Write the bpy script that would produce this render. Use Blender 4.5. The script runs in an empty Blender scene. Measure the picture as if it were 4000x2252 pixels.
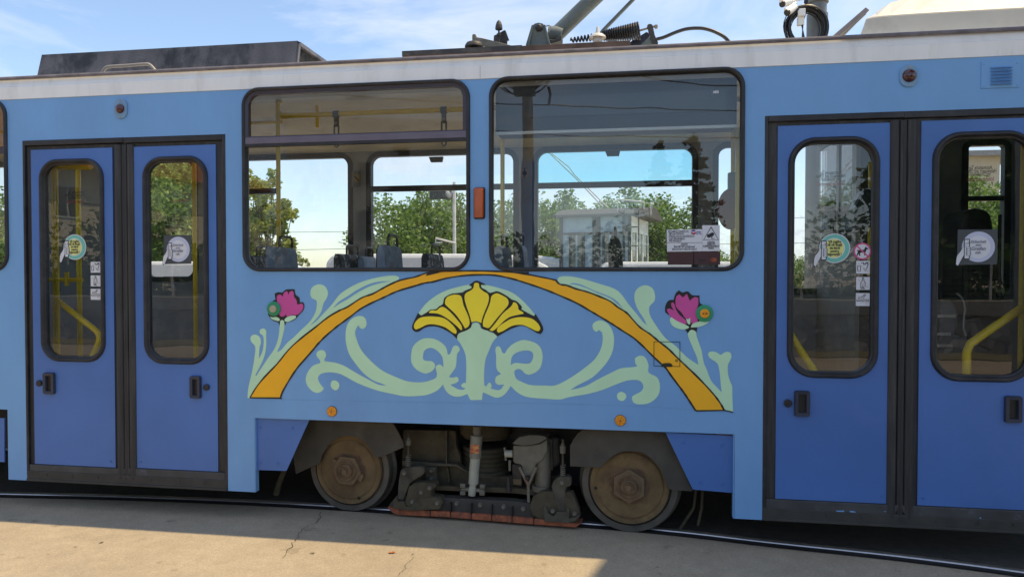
import bpy, math, random
from mathutils import Vector, Matrix
R = math.radians
scene = bpy.context.scene
COL = scene.collection

# ---------------------------------------------------------------- camera
F_PX, CX, CY = 2800.0, 2000.0, 1126.0
YAW = math.atan(F_PX / 17500.0)
PITCH = math.atan(56.0 / F_PX)
EYE = Vector((0, -4.78 * math.cos(YAW), 1.75))
FW = Vector((-math.sin(YAW) * math.cos(PITCH), math.cos(YAW) * math.cos(PITCH), -math.sin(PITCH)))
RT = Vector((math.cos(YAW), math.sin(YAW), 0))
UP = RT.cross(FW)
cam_d = bpy.data.cameras.new('camera')
cam = bpy.data.objects.new('camera', cam_d)
COL.objects.link(cam)
cam_d.sensor_width = 36.0
cam_d.lens = 36.0 * F_PX / 4000.0
cam_d.clip_start = 0.05
cam_d.clip_end = 3000
cam.matrix_world = Matrix.Translation(EYE) @ Matrix((RT, UP, -FW)).transposed().to_4x4()
scene.camera = cam

# ---------------------------------------------------------------- light
SUN = Vector((0.45, 0.094, 1.0)).normalized()
SUN_EL = math.asin(SUN.z)
SUN_ROT = math.atan2(SUN.x, SUN.y)
sd = bpy.data.lights.new('sun', 'SUN')
sd.energy = 3.4
sd.angle = R(0.55)
sd.color = (1.0, 0.78, 0.47)
sun = bpy.data.objects.new('sun', sd)
sun.rotation_euler = SUN.to_track_quat('Z', 'Y').to_euler()
COL.objects.link(sun)
scene.view_settings.view_transform = 'Standard'
scene.view_settings.look = 'None'
scene.view_settings.gamma = 1.0
scene.view_settings.exposure = 0.66
scene.view_settings.use_curve_mapping = False

w = bpy.data.worlds.new('World')
scene.world = w
w.use_nodes = True
nt = w.node_tree
nt.nodes.clear()
def N(t, **kw):
    n = nt.nodes.new(t)
    for k, v in kw.items():
        setattr(n, k, v)
    return n
out = N('ShaderNodeOutputWorld'); bg = N('ShaderNodeBackground'); sky = N('ShaderNodeTexSky')
sky.sky_type = 'NISHITA'; sky.sun_disc = False
sky.sun_elevation = SUN_EL; sky.sun_rotation = SUN_ROT
sky.air_density = 1.0; sky.dust_density = 0.6; sky.ozone_density = 1.0
tc = N('ShaderNodeTexCoord')
mp = N('ShaderNodeMapping'); mp.inputs['Rotation'].default_value = (0.15, 0.35, 0.5); mp.inputs['Scale'].default_value = (1.6, 1.6, 6.5)
mp.inputs['Location'].default_value = (0.35, 0.75, 0.4)
nz = N('ShaderNodeTexNoise'); nz.inputs['Scale'].default_value = 1.6; nz.inputs['Detail'].default_value = 9; nz.inputs['Roughness'].default_value = 0.58; nz.inputs['Distortion'].default_value = 0.5
rp = N('ShaderNodeValToRGB'); rp.color_ramp.elements[0].position = 0.43; rp.color_ramp.elements[1].position = 0.72
rp.color_ramp.elements[0].color = (0.03, 0.03, 0.03, 1); rp.color_ramp.elements[1].color = (0.95, 0.95, 0.95, 1)
mx = N('ShaderNodeMix', data_type='RGBA')
mx.inputs['B'].default_value = (4.3, 4.6, 5.2, 1)
nt.links.new(tc.outputs['Generated'], mp.inputs['Vector']); nt.links.new(mp.outputs['Vector'], nz.inputs['Vector'])
nt.links.new(nz.outputs['Fac'], rp.inputs['Fac']); nt.links.new(rp.outputs['Color'], mx.inputs['Factor'])
nt.links.new(sky.outputs['Color'], mx.inputs['A']); nt.links.new(mx.outputs['Result'], bg.inputs['Color'])
nt.links.new(bg.outputs['Background'], out.inputs['Surface'])
bg.inputs['Strength'].default_value = 0.14

# ---------------------------------------------------------------- photo measurements -> places
CROP = {'F': (1550, 1300, 3.68), 'G': (1600, 1640, 3.453), 'X': (0, 0, 1.0)}
for r_, y_ in (('A', 0), ('B', 550), ('C', 1100), ('D', 1652)):
    for k_ in range(4):
        CROP[r_ + str(k_)] = (1000 * k_, y_, 2.417)
def S(c, s):
    ox, oy, k = CROP[c]
    o = []
    for t in s.split():
        a, b = t.split(',')
        o.append((ox + float(a) / k, oy + float(b) / k))
    return o
def ray(p):
    return FW + RT * ((p[0] - CX) / F_PX) - UP * ((p[1] - CY) / F_PX)
def PY(p, Y=0.0):                  # where the line of sight meets the upright plane y = Y (the tram side is y = 0)
    d = ray(p); return EYE + d * ((Y - EYE.y) / d.y)
def PG(p, Z=0.0):
    d = ray(p); return EYE + d * ((Z - EYE.z) / d.z)
def PD(p, depth):                  # a point at a given distance along the view axis
    return EYE + ray(p) * depth
def XZ(pts, Y=0.0):
    o = []
    for p in pts:
        q = PY(p, Y); o.append((q.x, q.z))
    return o
def mirror(v):                     # places something on the street side so that it shows in the tram's glass
    return Vector((v.x, -v.y, v.z))

# ---------------------------------------------------------------- materials
MATS = {}
def mat(name, col, rough=0.6, metal=0.0, var=0.12, vscale=6.0, bump=0.0, bscale=40.0, stretch=None, dirt=None, dscale=3.0, dlo=0.5, dhi=0.75, spec=0.5, coat=0.0):
    if name in MATS: return MATS[name]
    m = bpy.data.materials.new(name); m.use_nodes = True
    t = m.node_tree; b = t.nodes['Principled BSDF']
    b.inputs['Roughness'].default_value = rough; b.inputs['Metallic'].default_value = metal
    b.inputs['Specular IOR Level'].default_value = spec; b.inputs['Coat Weight'].default_value = coat
    c = t.nodes.new('ShaderNodeTexCoord'); mpn = t.nodes.new('ShaderNodeMapping')
    t.links.new(c.outputs['Object'], mpn.inputs['Vector'])
    if stretch: mpn.inputs['Scale'].default_value = stretch
    n = t.nodes.new('ShaderNodeTexNoise'); n.inputs['Scale'].default_value = vscale; n.inputs['Detail'].default_value = 6
    t.links.new(mpn.outputs['Vector'], n.inputs['Vector'])
    r = t.nodes.new('ShaderNodeValToRGB')
    r.color_ramp.elements[0].position = 0.3; r.color_ramp.elements[1].position = 0.7
    r.color_ramp.elements[0].color = tuple(max(0, x * (1 - var)) for x in col) + (1,)
    r.color_ramp.elements[1].color = tuple(min(1, x * (1 + var)) for x in col) + (1,)
    t.links.new(n.outputs['Fac'], r.inputs['Fac'])
    last = r.outputs['Color']
    if dirt:
        n2 = t.nodes.new('ShaderNodeTexNoise'); n2.inputs['Scale'].default_value = dscale; n2.inputs['Detail'].default_value = 8; n2.inputs['Roughness'].default_value = 0.65
        t.links.new(mpn.outputs['Vector'], n2.inputs['Vector'])
        r2 = t.nodes.new('ShaderNodeMapRange'); r2.inputs['From Min'].default_value = dlo; r2.inputs['From Max'].default_value = dhi
        t.links.new(n2.outputs['Fac'], r2.inputs['Value'])
        x = t.nodes.new('ShaderNodeMix'); x.data_type = 'RGBA'; x.inputs['B'].default_value = tuple(dirt) + (1,)
        t.links.new(r2.outputs['Result'], x.inputs['Factor']); t.links.new(last, x.inputs['A']); last = x.outputs['Result']
    t.links.new(last, b.inputs['Base Color'])
    rr = t.nodes.new('ShaderNodeMapRange'); rr.inputs['To Min'].default_value = max(0.02, rough - 0.08); rr.inputs['To Max'].default_value = min(1, rough + 0.08)
    t.links.new(n.outputs['Fac'], rr.inputs['Value']); t.links.new(rr.outputs['Result'], b.inputs['Roughness'])
    if bump:
        n3 = t.nodes.new('ShaderNodeTexNoise'); n3.inputs['Scale'].default_value = bscale; n3.inputs['Detail'].default_value = 5
        t.links.new(mpn.outputs['Vector'], n3.inputs['Vector'])
        bm_ = t.nodes.new('ShaderNodeBump'); bm_.inputs['Strength'].default_value = bump; bm_.inputs['Distance'].default_value = 0.01
        t.links.new(n3.outputs['Fac'], bm_.inputs['Height']); t.links.new(bm_.outputs['Normal'], b.inputs['Normal'])
    MATS[name] = m
    return m
def glass_mat(name, tint=(0.97, 0.99, 0.985), ior=1.47, base=0.035, dust_veil=1.0, film=None, film_col=(.5, .5, .5)):
    m = bpy.data.materials.new(name); m.use_nodes = True
    t = m.node_tree; t.nodes.clear()
    o = t.nodes.new('ShaderNodeOutputMaterial'); tr = t.nodes.new('ShaderNodeBsdfTransparent'); tr.inputs['Color'].default_value = tint + (1,)
    gl = t.nodes.new('ShaderNodeBsdfGlossy'); gl.inputs['Roughness'].default_value = 0.0
    fr = t.nodes.new('ShaderNodeFresnel'); fr.inputs['IOR'].default_value = ior
    ad = t.nodes.new('ShaderNodeMath'); ad.operation = 'ADD'; ad.inputs[1].default_value = base
    c = t.nodes.new('ShaderNodeTexCoord'); n3 = t.nodes.new('ShaderNodeTexNoise'); n3.inputs['Scale'].default_value = 3.0; n3.inputs['Detail'].default_value = 1
    bm_ = t.nodes.new('ShaderNodeBump'); bm_.inputs['Strength'].default_value = 0.05; bm_.inputs['Distance'].default_value = 0.01
    t.links.new(c.outputs['Object'], n3.inputs['Vector']); t.links.new(n3.outputs['Fac'], bm_.inputs['Height']); t.links.new(bm_.outputs['Normal'], gl.inputs['Normal'])
    mixn = t.nodes.new('ShaderNodeMixShader')
    t.links.new(fr.outputs['Fac'], ad.inputs[0]); t.links.new(ad.outputs[0], mixn.inputs['Fac'])
    t.links.new(tr.outputs[0], mixn.inputs[1]); t.links.new(gl.outputs[0], mixn.inputs[2])
    last = mixn.outputs[0]
    # dusty streaked film; its pale veil also paints in reflected glare and haze
    df = t.nodes.new('ShaderNodeBsdfDiffuse'); df.inputs['Color'].default_value = (0.55, 0.54, 0.5, 1)
    n4 = t.nodes.new('ShaderNodeTexNoise'); n4.inputs['Scale'].default_value = 5.0; n4.inputs['Detail'].default_value = 8; n4.inputs['Roughness'].default_value = 0.7
    t.links.new(c.outputs['Object'], n4.inputs['Vector'])
    mr = t.nodes.new('ShaderNodeMapRange'); mr.inputs['From Min'].default_value = 0.35; mr.inputs['From Max'].default_value = 0.8
    mr.inputs['To Min'].default_value = 0.012 * dust_veil; mr.inputs['To Max'].default_value = 0.085 * dust_veil
    t.links.new(n4.outputs['Fac'], mr.inputs['Value'])
    m2 = t.nodes.new('ShaderNodeMixShader'); t.links.new(mr.outputs['Result'], m2.inputs['Fac']); t.links.new(last, m2.inputs[1]); t.links.new(df.outputs[0], m2.inputs[2])
    t.links.new(m2.outputs[0], o.inputs['Surface'])
    MATS[name] = m
    return m
def foliage_mat(name, a, b_):
    m = bpy.data.materials.new(name); m.use_nodes = True
    t = m.node_tree; b = t.nodes['Principled BSDF']; b.inputs['Roughness'].default_value = 0.55
    g = t.nodes.new('ShaderNodeNewGeometry'); r = t.nodes.new('ShaderNodeValToRGB')
    r.color_ramp.elements[0].color = a + (1,); r.color_ramp.elements[1].color = b_ + (1,)
    t.links.new(g.outputs['Random Per Island'], r.inputs['Fac']); t.links.new(r.outputs['Color'], b.inputs['Base Color'])
    tl = t.nodes.new('ShaderNodeBsdfTranslucent'); t.links.new(r.outputs['Color'], tl.inputs['Color'])
    ms = t.nodes.new('ShaderNodeMixShader'); ms.inputs['Fac'].default_value = 0.45
    t.links.new(b.outputs[0], ms.inputs[1]); t.links.new(tl.outputs[0], ms.inputs[2])
    t.links.new(ms.outputs[0], t.nodes['Material Output'].inputs['Surface'])
    MATS[name] = m
    return m

M_LIGHT = mat('pale_blue_paint', (0.183, 0.405, 0.735), 0.38, var=0.07, vscale=1.3, bump=0.16, bscale=9, stretch=(1, 1, 0.5), dirt=(0.155, 0.335, 0.63), dscale=1.4, dlo=0.42, dhi=0.72)
M_DARKB = mat('deep_blue_paint', (0.066, 0.172, 0.475), 0.36, var=0.09, vscale=1.8, bump=0.14, bscale=7, dirt=(0.08, 0.185, 0.50), dscale=2.0)
M_WHITE = mat('weathered_white_paint', (0.86, 0.87, 0.87), 0.55, var=0.04, vscale=3, stretch=(3, 3, 0.6), dirt=(0.56, 0.55, 0.53), dscale=1.6, dlo=0.52, dhi=0.85, bump=0.05)
M_RUB = mat('black_rubber', (0.018, 0.019, 0.023), 0.5, var=0.35, vscale=12, dirt=(0.05, 0.05, 0.055), dscale=5, bump=0.1)
M_RUB2 = mat('dusty_rubber', (0.030, 0.030, 0.032), 0.6, var=0.3, vscale=7, stretch=(6, 6, .5), dirt=(0.075, 0.072, 0.065), dscale=3, bump=0.1)
M_SASH = mat('anodised_sash', (0.06, 0.055, 0.075), 0.35, metal=0.3, var=0.1)
M_GUT = mat('gutter_rubber', (0.16, 0.15, 0.175), 0.8, var=0.3, vscale=9, dirt=(0.25, 0.235, 0.25), dscale=8)
M_ROOFDARK = mat('sooty_roof_unit', (0.10, 0.096, 0.104), 0.45, var=0.25, vscale=5, stretch=(1.5, 1.5, 1), dirt=(0.02, 0.02, 0.022), dscale=2.2, dlo=0.50, dhi=0.62, bump=0.25, bscale=60)
M_BLACK = mat('black_paint', (0.012, 0.012, 0.013), 0.45, var=0.2)
M_ORANGE = mat('orange_mural_paint', (0.98, 0.49, 0.012), 0.5, var=0.06, vscale=5, bump=0.08, bscale=25)
M_MINT = mat('mint_mural_paint', (0.54, 0.83, 0.56), 0.5, var=0.05, vscale=4, bump=0.08, bscale=25)
M_YEL = mat('yellow_mural_paint', (0.98, 0.79, 0.035), 0.5, var=0.05, vscale=5, bump=0.06)
M_PINK = mat('pink_mural_paint', (0.62, 0.08, 0.34), 0.5, var=0.05)
M_GREENB = mat('green_button_ring', (0.025, 0.30, 0.14), 0.4, var=0.06)
M_LOCK = mat('amber_plastic', (0.85, 0.34, 0.01), 0.25, var=0.1, vscale=30, coat=0.4)
M_AMBD = mat('dark_amber_lens', (0.42, 0.07, 0.008), 0.15, var=0.35, vscale=25, stretch=(1, 1, .2), coat=0.6)
M_RED = mat('red_lens', (0.055, 0.003, 0.006), 0.08, var=0.2, vscale=30, coat=0.8)
M_STEEL = mat('galvanised_steel', (0.36, 0.36, 0.35), 0.45, metal=0.5, var=0.15, vscale=20)
M_IRON = mat('dusty_olive_iron', (0.092, 0.080, 0.054), 0.8, var=0.25, vscale=9, dirt=(0.03, 0.028, 0.024), dscale=5, bump=0.3, bscale=50, spec=.15)
M_IRON2 = mat('grey_dusty_iron', (0.094, 0.088, 0.068), 0.8, var=0.25, vscale=9, dirt=(0.035, 0.034, 0.03), dscale=6, bump=0.3, bscale=50, spec=.15)
M_CAST = mat('grey_casting', (0.15, 0.145, 0.115), 0.7, var=0.2, vscale=14, dirt=(0.16, 0.09, 0.05), dscale=9, dlo=.55, dhi=.75, bump=0.25, bscale=60)
M_DAMP = mat('pale_damper_paint', (0.34, 0.36, 0.31), 0.5, var=0.15, vscale=14, dirt=(0.2, 0.11, 0.05), dscale=9, dlo=.6, dhi=.8)
M_DISC = mat('brown_dusty_wheel', (0.175, 0.12, 0.055), 0.9, var=0.25, vscale=7, dirt=(0.075, 0.048, 0.03), dscale=6, dlo=.46, dhi=.72, bump=0.3, bscale=45)
M_RUST = mat('rusty_hub', (0.155, 0.105, 0.058), 0.95, var=0.3, vscale=16, dirt=(0.10, 0.055, 0.036), dscale=12, bump=0.5, bscale=60)
M_TYRE = mat('grey_steel_tyre', (0.105, 0.098, 0.082), 0.6, metal=0.2, var=0.2, vscale=10, dirt=(0.05, 0.05, 0.045), dscale=6)
M_SHOE = mat('rusted_brake_shoe', (0.36, 0.115, 0.055), 0.9, var=0.3, vscale=30, dirt=(0.11, 0.06, 0.05), dscale=24, bump=0.5, bscale=90)
M_RAIL = mat('polished_rail', (0.50, 0.50, 0.50), 0.38, metal=0.9, var=0.15, vscale=20, stretch=(1, 12, 12))
M_GROOVE = mat('rail_groove', (0.012, 0.012, 0.016), 0.6, var=0.3)
M_CREAM = mat('cream_ceiling', (0.90, 0.83, 0.64), 0.6, var=0.05)
M_INGREY = mat('grey_inner_panel', (0.50, 0.49, 0.46), 0.6, var=0.08)
M_INDARK = mat('dark_floor_covering', (0.20, 0.20, 0.19), 0.7, var=0.2)
M_YPOLE = mat('yellow_pole_paint', (1.0, 0.70, 0.01), 0.35, var=0.08)
M_SEATB = mat('blue_grey_seat_fabric', (0.30, 0.37, 0.48), 0.85, var=0.2, vscale=14, dirt=(0.26, 0.22, 0.21), dscale=5)
M_SEATD = mat('camouflage_seat_fabric', (0.06, 0.062, 0.07), 0.85, var=0.4, vscale=30, dirt=(0.42, 0.42, 0.42), dscale=18, dlo=.53, dhi=.6)
M_SEATK = mat('black_seat_shell', (0.02, 0.021, 0.022), 0.5, var=0.2)
M_HAND = mat('brown_grab_handle', (0.065, 0.045, 0.035), 0.45, var=0.2)
M_STICK = mat('white_sticker', (0.66, 0.68, 0.74), 0.5, var=0.03)
M_AQUA = mat('aqua_sticker', (0.16, 0.52, 0.44), 0.5, var=0.03)
M_LEMON = mat('lemon_sticker', (0.72, 0.74, 0.26), 0.5, var=0.03)
M_LILAC = mat('faded_lilac_sticker', (0.52, 0.56, 0.72), 0.5, var=0.03)
M_SMOKE = mat('smoke_sticker_film', (0.055, 0.065, 0.075), 0.5, var=0.05)
M_INK = mat('black_ink', (0.02, 0.02, 0.025), 0.6, var=0.1)
M_GINK = mat('grey_ink', (0.22, 0.22, 0.27), 0.6, var=0.1)
M_RINK = mat('red_ink', (0.40, 0.06, 0.07), 0.6, var=0.1)
M_SLASH = mat('faded_slash_ink', (0.62, 0.58, 0.50), 0.6, var=0.05)
M_PROHIB = mat('pink_prohibition_ring', (0.62, 0.09, 0.25), 0.5, var=0.05)
M_MAROON = mat('maroon_card_sticker', (0.055, 0.018, 0.022), 0.4, var=0.15)
M_GLASS = glass_mat('window_glass')
M_GLASS1 = glass_mat('vent_window_glass', base=0.0, dust_veil=0.3)
M_GLASSD = glass_mat('door_glass', tint=(0.95, 0.97, 0.96), base=0.06, dust_veil=0.15)
M_GLASSW = glass_mat('wide_window_glass', tint=(0.92, 0.96, 0.95), base=0.062, dust_veil=0.7)
M_GLASST = glass_mat('turquoise_vent_glass', tint=(0.50, 0.86, 0.93))
M_POLEC = mat('grey_pole_paint', (0.17, 0.18, 0.175), 0.45, metal=0.3, var=0.12, vscale=9)
M_ACW = mat('cream_fibreglass', (0.66, 0.635, 0.56), 0.5, var=0.04, dirt=(0.5, 0.48, 0.42), dscale=4)
M_PANTO = mat('green_grey_pantograph_paint', (0.13, 0.16, 0.155), 0.5, var=0.15, vscale=8, dirt=(0.07, 0.075, 0.07), dscale=5)
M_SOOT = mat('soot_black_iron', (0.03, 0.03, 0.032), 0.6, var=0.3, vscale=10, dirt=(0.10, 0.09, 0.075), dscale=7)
M_SOOTB = mat('dusty_beige_iron', (0.22, 0.20, 0.16), 0.7, var=0.3, vscale=12)
M_RUSTBEAM = mat('brown_rust_beam', (0.09, 0.06, 0.048), 0.85, var=0.4, vscale=8, dirt=(0.03, 0.028, 0.028), dscale=3)
M_CERAM = mat('white_ceramic', (0.66, 0.63, 0.56), 0.35, var=0.1)
M_CABLE = mat('black_cable', (0.015, 0.015, 0.016), 0.4, var=0.2)

# ---------------------------------------------------------------- mesh building
class MB:
    def __init__(s): s.v = []; s.f = []; s.mi = []
    def add(s, vs, fs, mi=0):
        o = len(s.v); s.v += [tuple(v) for v in vs]; s.f += [tuple(i + o for i in f) for f in fs]; s.mi += [mi] * len(fs)
    def box(s, x0, x1, y0, y1, z0, z1, mi=0, M=None):
        vs = [Vector(p) for p in ((x0, y0, z0), (x1, y0, z0), (x1, y1, z0), (x0, y1, z0), (x0, y0, z1), (x1, y0, z1), (x1, y1, z1), (x0, y1, z1))]
        if M: vs = [M @ v for v in vs]
        s.add(vs, [(0, 3, 2, 1), (4, 5, 6, 7), (0, 1, 5, 4), (1, 2, 6, 5), (2, 3, 7, 6), (3, 0, 4, 7)], mi)
    def tube(s, pts, r, n=10, mi=0, closed=False, cap=True):
        pts = [Vector(p) for p in pts]; m = len(pts); rs = r if isinstance(r, (list, tuple)) else [r] * m
        rings = []; ref = None
        for i, p in enumerate(pts):
            a = pts[(i - 1) % m] if (i or closed) else p; b = pts[(i + 1) % m] if (i < m - 1 or closed) else p
            t = (b - a).normalized()
            if ref is None:
                ref = t.orthogonal().normalized()
            ref = (ref - t * ref.dot(t))
            if ref.length < 1e-6: ref = t.orthogonal()
            ref.normalize(); q = t.cross(ref)
            rings.append([p + (ref * math.cos(2 * math.pi * k / n) + q * math.sin(2 * math.pi * k / n)) * rs[i] for k in range(n)])
        vs = [v for rg in rings for v in rg]; fs = []
        for i in range(m if closed else m - 1):
            for k in range(n):
                a = i * n + k; b = i * n + (k + 1) % n; j = (i + 1) % m
                fs.append((a, b, j * n + (k + 1) % n, j * n + k))
        if cap and not closed:
            fs.append(tuple(range(n))[::-1]); fs.append(tuple((m - 1) * n + k for k in range(n)))
        s.add(vs, fs, mi)
    def lathe(s, prof, o, axis, n=32, mi=0):      # prof: (radius, along axis)
        o = Vector(o); ax = Vector(axis).normalized(); u = ax.orthogonal().normalized(); w_ = ax.cross(u)
        vs = []; fs = []; m = len(prof)
        for (r, h) in prof:
            for k in range(n):
                a = 2 * math.pi * k / n; vs.append(o + ax * h + (u * math.cos(a) + w_ * math.sin(a)) * r)
        for i in range(m - 1):
            for k in range(n):
                fs.append((i * n + k, i * n + (k + 1) % n, (i + 1) * n + (k + 1) % n, (i + 1) * n + k))
        fs.append(tuple(range(n))[::-1]); fs.append(tuple((m - 1) * n + k for k in range(n)))
        s.add(vs, fs, mi)
    def prism(s, poly, y0, y1, mi=0, M=None):     # poly in x,z ; extruded in y
        n = len(poly)
        vs = [Vector((p[0], y0, p[1])) for p in poly] + [Vector((p[0], y1, p[1])) for p in poly]
        if M: vs = [M @ v for v in vs]
        fs = [tuple(range(n)), tuple(range(2 * n - 1, n - 1, -1))] + [(i, (i + 1) % n, n + (i + 1) % n, n + i)[::-1] for i in range(n)]
        s.add(vs, fs, mi)
    def sheet(s, poly, y, mi=0, M=None):
        vs = [Vector((p[0], y, p[1])) for p in poly]
        if M: vs = [M @ v for v in vs]
        s.add(vs, [tuple(range(len(poly)))], mi)
    def build(s, name, mats, parent=None, smooth=False, bevel=0.0):
        me = bpy.data.meshes.new(name); me.from_pydata(s.v, [], s.f)
        for m in (mats if isinstance(mats, (list, tuple)) else [mats]): me.materials.append(m)
        if len(me.materials) > 1:
            for p, k in zip(me.polygons, s.mi): p.material_index = k
        me.validate(); me.update()
        if smooth:
            for p in me.polygons: p.use_smooth = True
        o = bpy.data.objects.new(name, me); COL.objects.link(o)
        if smooth:
            try: me.set_sharp_from_angle(angle=R(40))
            except Exception: pass
        if bevel:
            b = o.modifiers.new('bevel', 'BEVEL'); b.width = bevel; b.segments = 2; b.limit_method = 'ANGLE'
        if parent: adopt(o, parent)
        return o
def adopt(o, parent):
    o.parent = parent
    M = Matrix.Identity(4); p = parent
    while p is not None:
        M = p.matrix_basis @ M if p.parent is None else p.matrix_parent_inverse @ p.matrix_basis @ M
        p = p.parent
    o.matrix_parent_inverse = M.inverted()
def thing(name, label, cat, loc=(0, 0, 0), group=None):
    o = bpy.data.objects.new(name, None); COL.objects.link(o); o.location = loc; o.empty_display_size = 0.2
    o['label'] = label; o['category'] = cat
    if group: o['group'] = group
    return o
def tag(o, label, cat, group=None):
    o['label'] = label; o['category'] = cat
    if group: o['group'] = group
    return o
def struct(o, kind='structure'):
    o['kind'] = kind; return o
def copy_tree(o, parent=None):
    c = o.copy(); COL.objects.link(c); c.parent = parent
    if parent: c.matrix_parent_inverse = o.matrix_parent_inverse.copy()
    for ch in list(o.children): copy_tree(ch, c)
    return c
def smooth_loop(pts, sub=4, closed=True, sharp=62):
    n = len(pts); P = [Vector((p[0], p[1])) for p in pts]; o = []
    def corner(i):
        if not closed and (i == 0 or i == n - 1): return True
        a = P[i] - P[(i - 1) % n]; b = P[(i + 1) % n] - P[i]
        if a.length < 1e-9 or b.length < 1e-9: return True
        return math.degrees(a.angle(b)) > sharp
    cn = [corner(i) for i in range(n)]
    for i in range(n if closed else n - 1):
        j = (i + 1) % n
        p1, p2 = P[i], P[j]
        L = (p2 - p1).length
        def tang(k):
            a, b, c = P[(k - 1) % n], P[k], P[(k + 1) % n]
            d = (c - a)
            return d.normalized() if d.length > 1e-9 else Vector((0, 0))
        t1 = (p2 - p1) if cn[i] else tang(i) * L
        t2 = (p2 - p1) if cn[j] else tang(j) * L
        for s_ in range(sub):
            t = s_ / sub
            h = (2 * t**3 - 3 * t**2 + 1) * p1 + (t**3 - 2 * t**2 + t) * t1 + (-2 * t**3 + 3 * t**2) * p2 + (t**3 - t**2) * t2
            o.append((h.x, h.y))
    if not closed: o.append((P[-1].x, P[-1].y))
    return o
def filled(name, loops, y, thick, mats, parent=None, flip=False, M=None):      # flat shape with holes in the x,z plane
    cu = bpy.data.curves.new('tmp', 'CURVE'); cu.dimensions = '2D'; cu.fill_mode = 'BOTH'; cu.extrude = thick / 2
    for lp in loops:
        sp = cu.splines.new('POLY'); sp.points.add(len(lp) - 1)
        for k, p in enumerate(lp): sp.points[k].co = (p[0], p[1], 0, 1)
        sp.use_cyclic_u = True
    ob = bpy.data.objects.new('tmp', cu); COL.objects.link(ob)
    dg = bpy.context.evaluated_depsgraph_get()
    me = bpy.data.meshes.new_from_object(ob.evaluated_get(dg)); bpy.data.objects.remove(ob); bpy.data.curves.remove(cu)
    yc = y + thick / 2
    for v in me.vertices:
        x, z, d = v.co
        q = Vector((x, yc - d, z)); v.co = (M @ q) if M else q
    me.name = name; me.materials.clear()
    me.materials.append(mats)
    o = bpy.data.objects.new(name, me); COL.objects.link(o)
    if parent: adopt(o, parent)
    return o
def text(name, s, x, z, y, size, m, parent=None, mirror_x=False, align='CENTER', shear=0.0, rot=0.0, bold=0.0, sx=1.0):
    cu = bpy.data.curves.new('tmp', 'FONT'); cu.body = s; cu.size = size; cu.align_x = align; cu.align_y = 'CENTER'; cu.shear = shear
    cu.offset = bold; cu.resolution_u = 2; cu.space_line = 0.85
    ob = bpy.data.objects.new('tmp', cu); COL.objects.link(ob)
    dg = bpy.context.evaluated_depsgraph_get()
    me = bpy.data.meshes.new_from_object(ob.evaluated_get(dg)); bpy.data.objects.remove(ob); bpy.data.curves.remove(cu)
    for v in me.vertices:
        a, b, _ = v.co; a *= sx
        if mirror_x: a = -a
        ca, sa = math.cos(rot), math.sin(rot)
        v.co = (x + a * ca - b * sa, y, z + a * sa + b * ca)
    me.name = name; me.materials.clear(); me.materials.append(m)
    o = bpy.data.objects.new(name, me); COL.objects.link(o)
    if parent: adopt(o, parent)
    return o
def rrect(x0, x1, z0, z1, r, n=8):
    o = []
    for (cx_, cz_, a0) in ((x1 - r, z1 - r, 0), (x0 + r, z1 - r, 90), (x0 + r, z0 + r, 180), (x1 - r, z0 + r, 270)):
        for k in range(n + 1):
            a = R(a0 + 90 * k / n); o.append((cx_ + r * math.cos(a), cz_ + r * math.sin(a)))
    return o
def frame(mb, loop, prof, mi=0):      # closed loop (counter-clockwise x,z), prof: closed list of (outwards, y)
    n = len(loop); m = len(prof); vs = []
    for i in range(n):
        a = Vector(loop[i - 1]); b = Vector(loop[(i + 1) % n]); t = (b - a).normalized(); nrm = Vector((t.y, -t.x))
        for (o_, y_) in prof: vs.append((loop[i][0] + nrm.x * o_, y_, loop[i][1] + nrm.y * o_))
    fs = []
    for i in range(n):
        j = (i + 1) % n
        for k in range(m):
            l = (k + 1) % m; fs.append((i * m + k, i * m + l, j * m + l, j * m + k))
    mb.add(vs, fs, mi)
def arc_prof(w_, y0, h, n=6):          # rounded rubber bead standing h proud of y0, w wide
    o = [(w_ / 2 + w_ / 2 * math.cos(math.pi * k / n), y0 - h * math.sin(math.pi * k / n)) for k in range(n + 1)]
    return o + [(0, y0 + 0.03), (w_, y0 + 0.03)]
def disc_poly(cx_, cz_, r, n=28, sx=1.0):
    return [(cx_ + r * sx * math.cos(2 * math.pi * k / n), cz_ + r * math.sin(2 * math.pi * k / n)) for k in range(n)]
def ribbon(mb, pts, y, wd, mi=0):
    n = len(pts)
    L = []; Rr = []
    for i in range(n):
        a = Vector(pts[max(i - 1, 0)]); b = Vector(pts[min(i + 1, n - 1)]); t = (b - a)
        t = t.normalized() if t.length > 1e-9 else Vector((1, 0)); nr = Vector((-t.y, t.x)); w_ = (wd[i] if isinstance(wd, (list, tuple)) else wd) / 2
        L.append((pts[i][0] + nr.x * w_, y, pts[i][1] + nr.y * w_)); Rr.append((pts[i][0] - nr.x * w_, y, pts[i][1] - nr.y * w_))
    mb.add(L + Rr, [(i, n + i, n + i + 1, i + 1) for i in range(n - 1)], mi)

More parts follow.
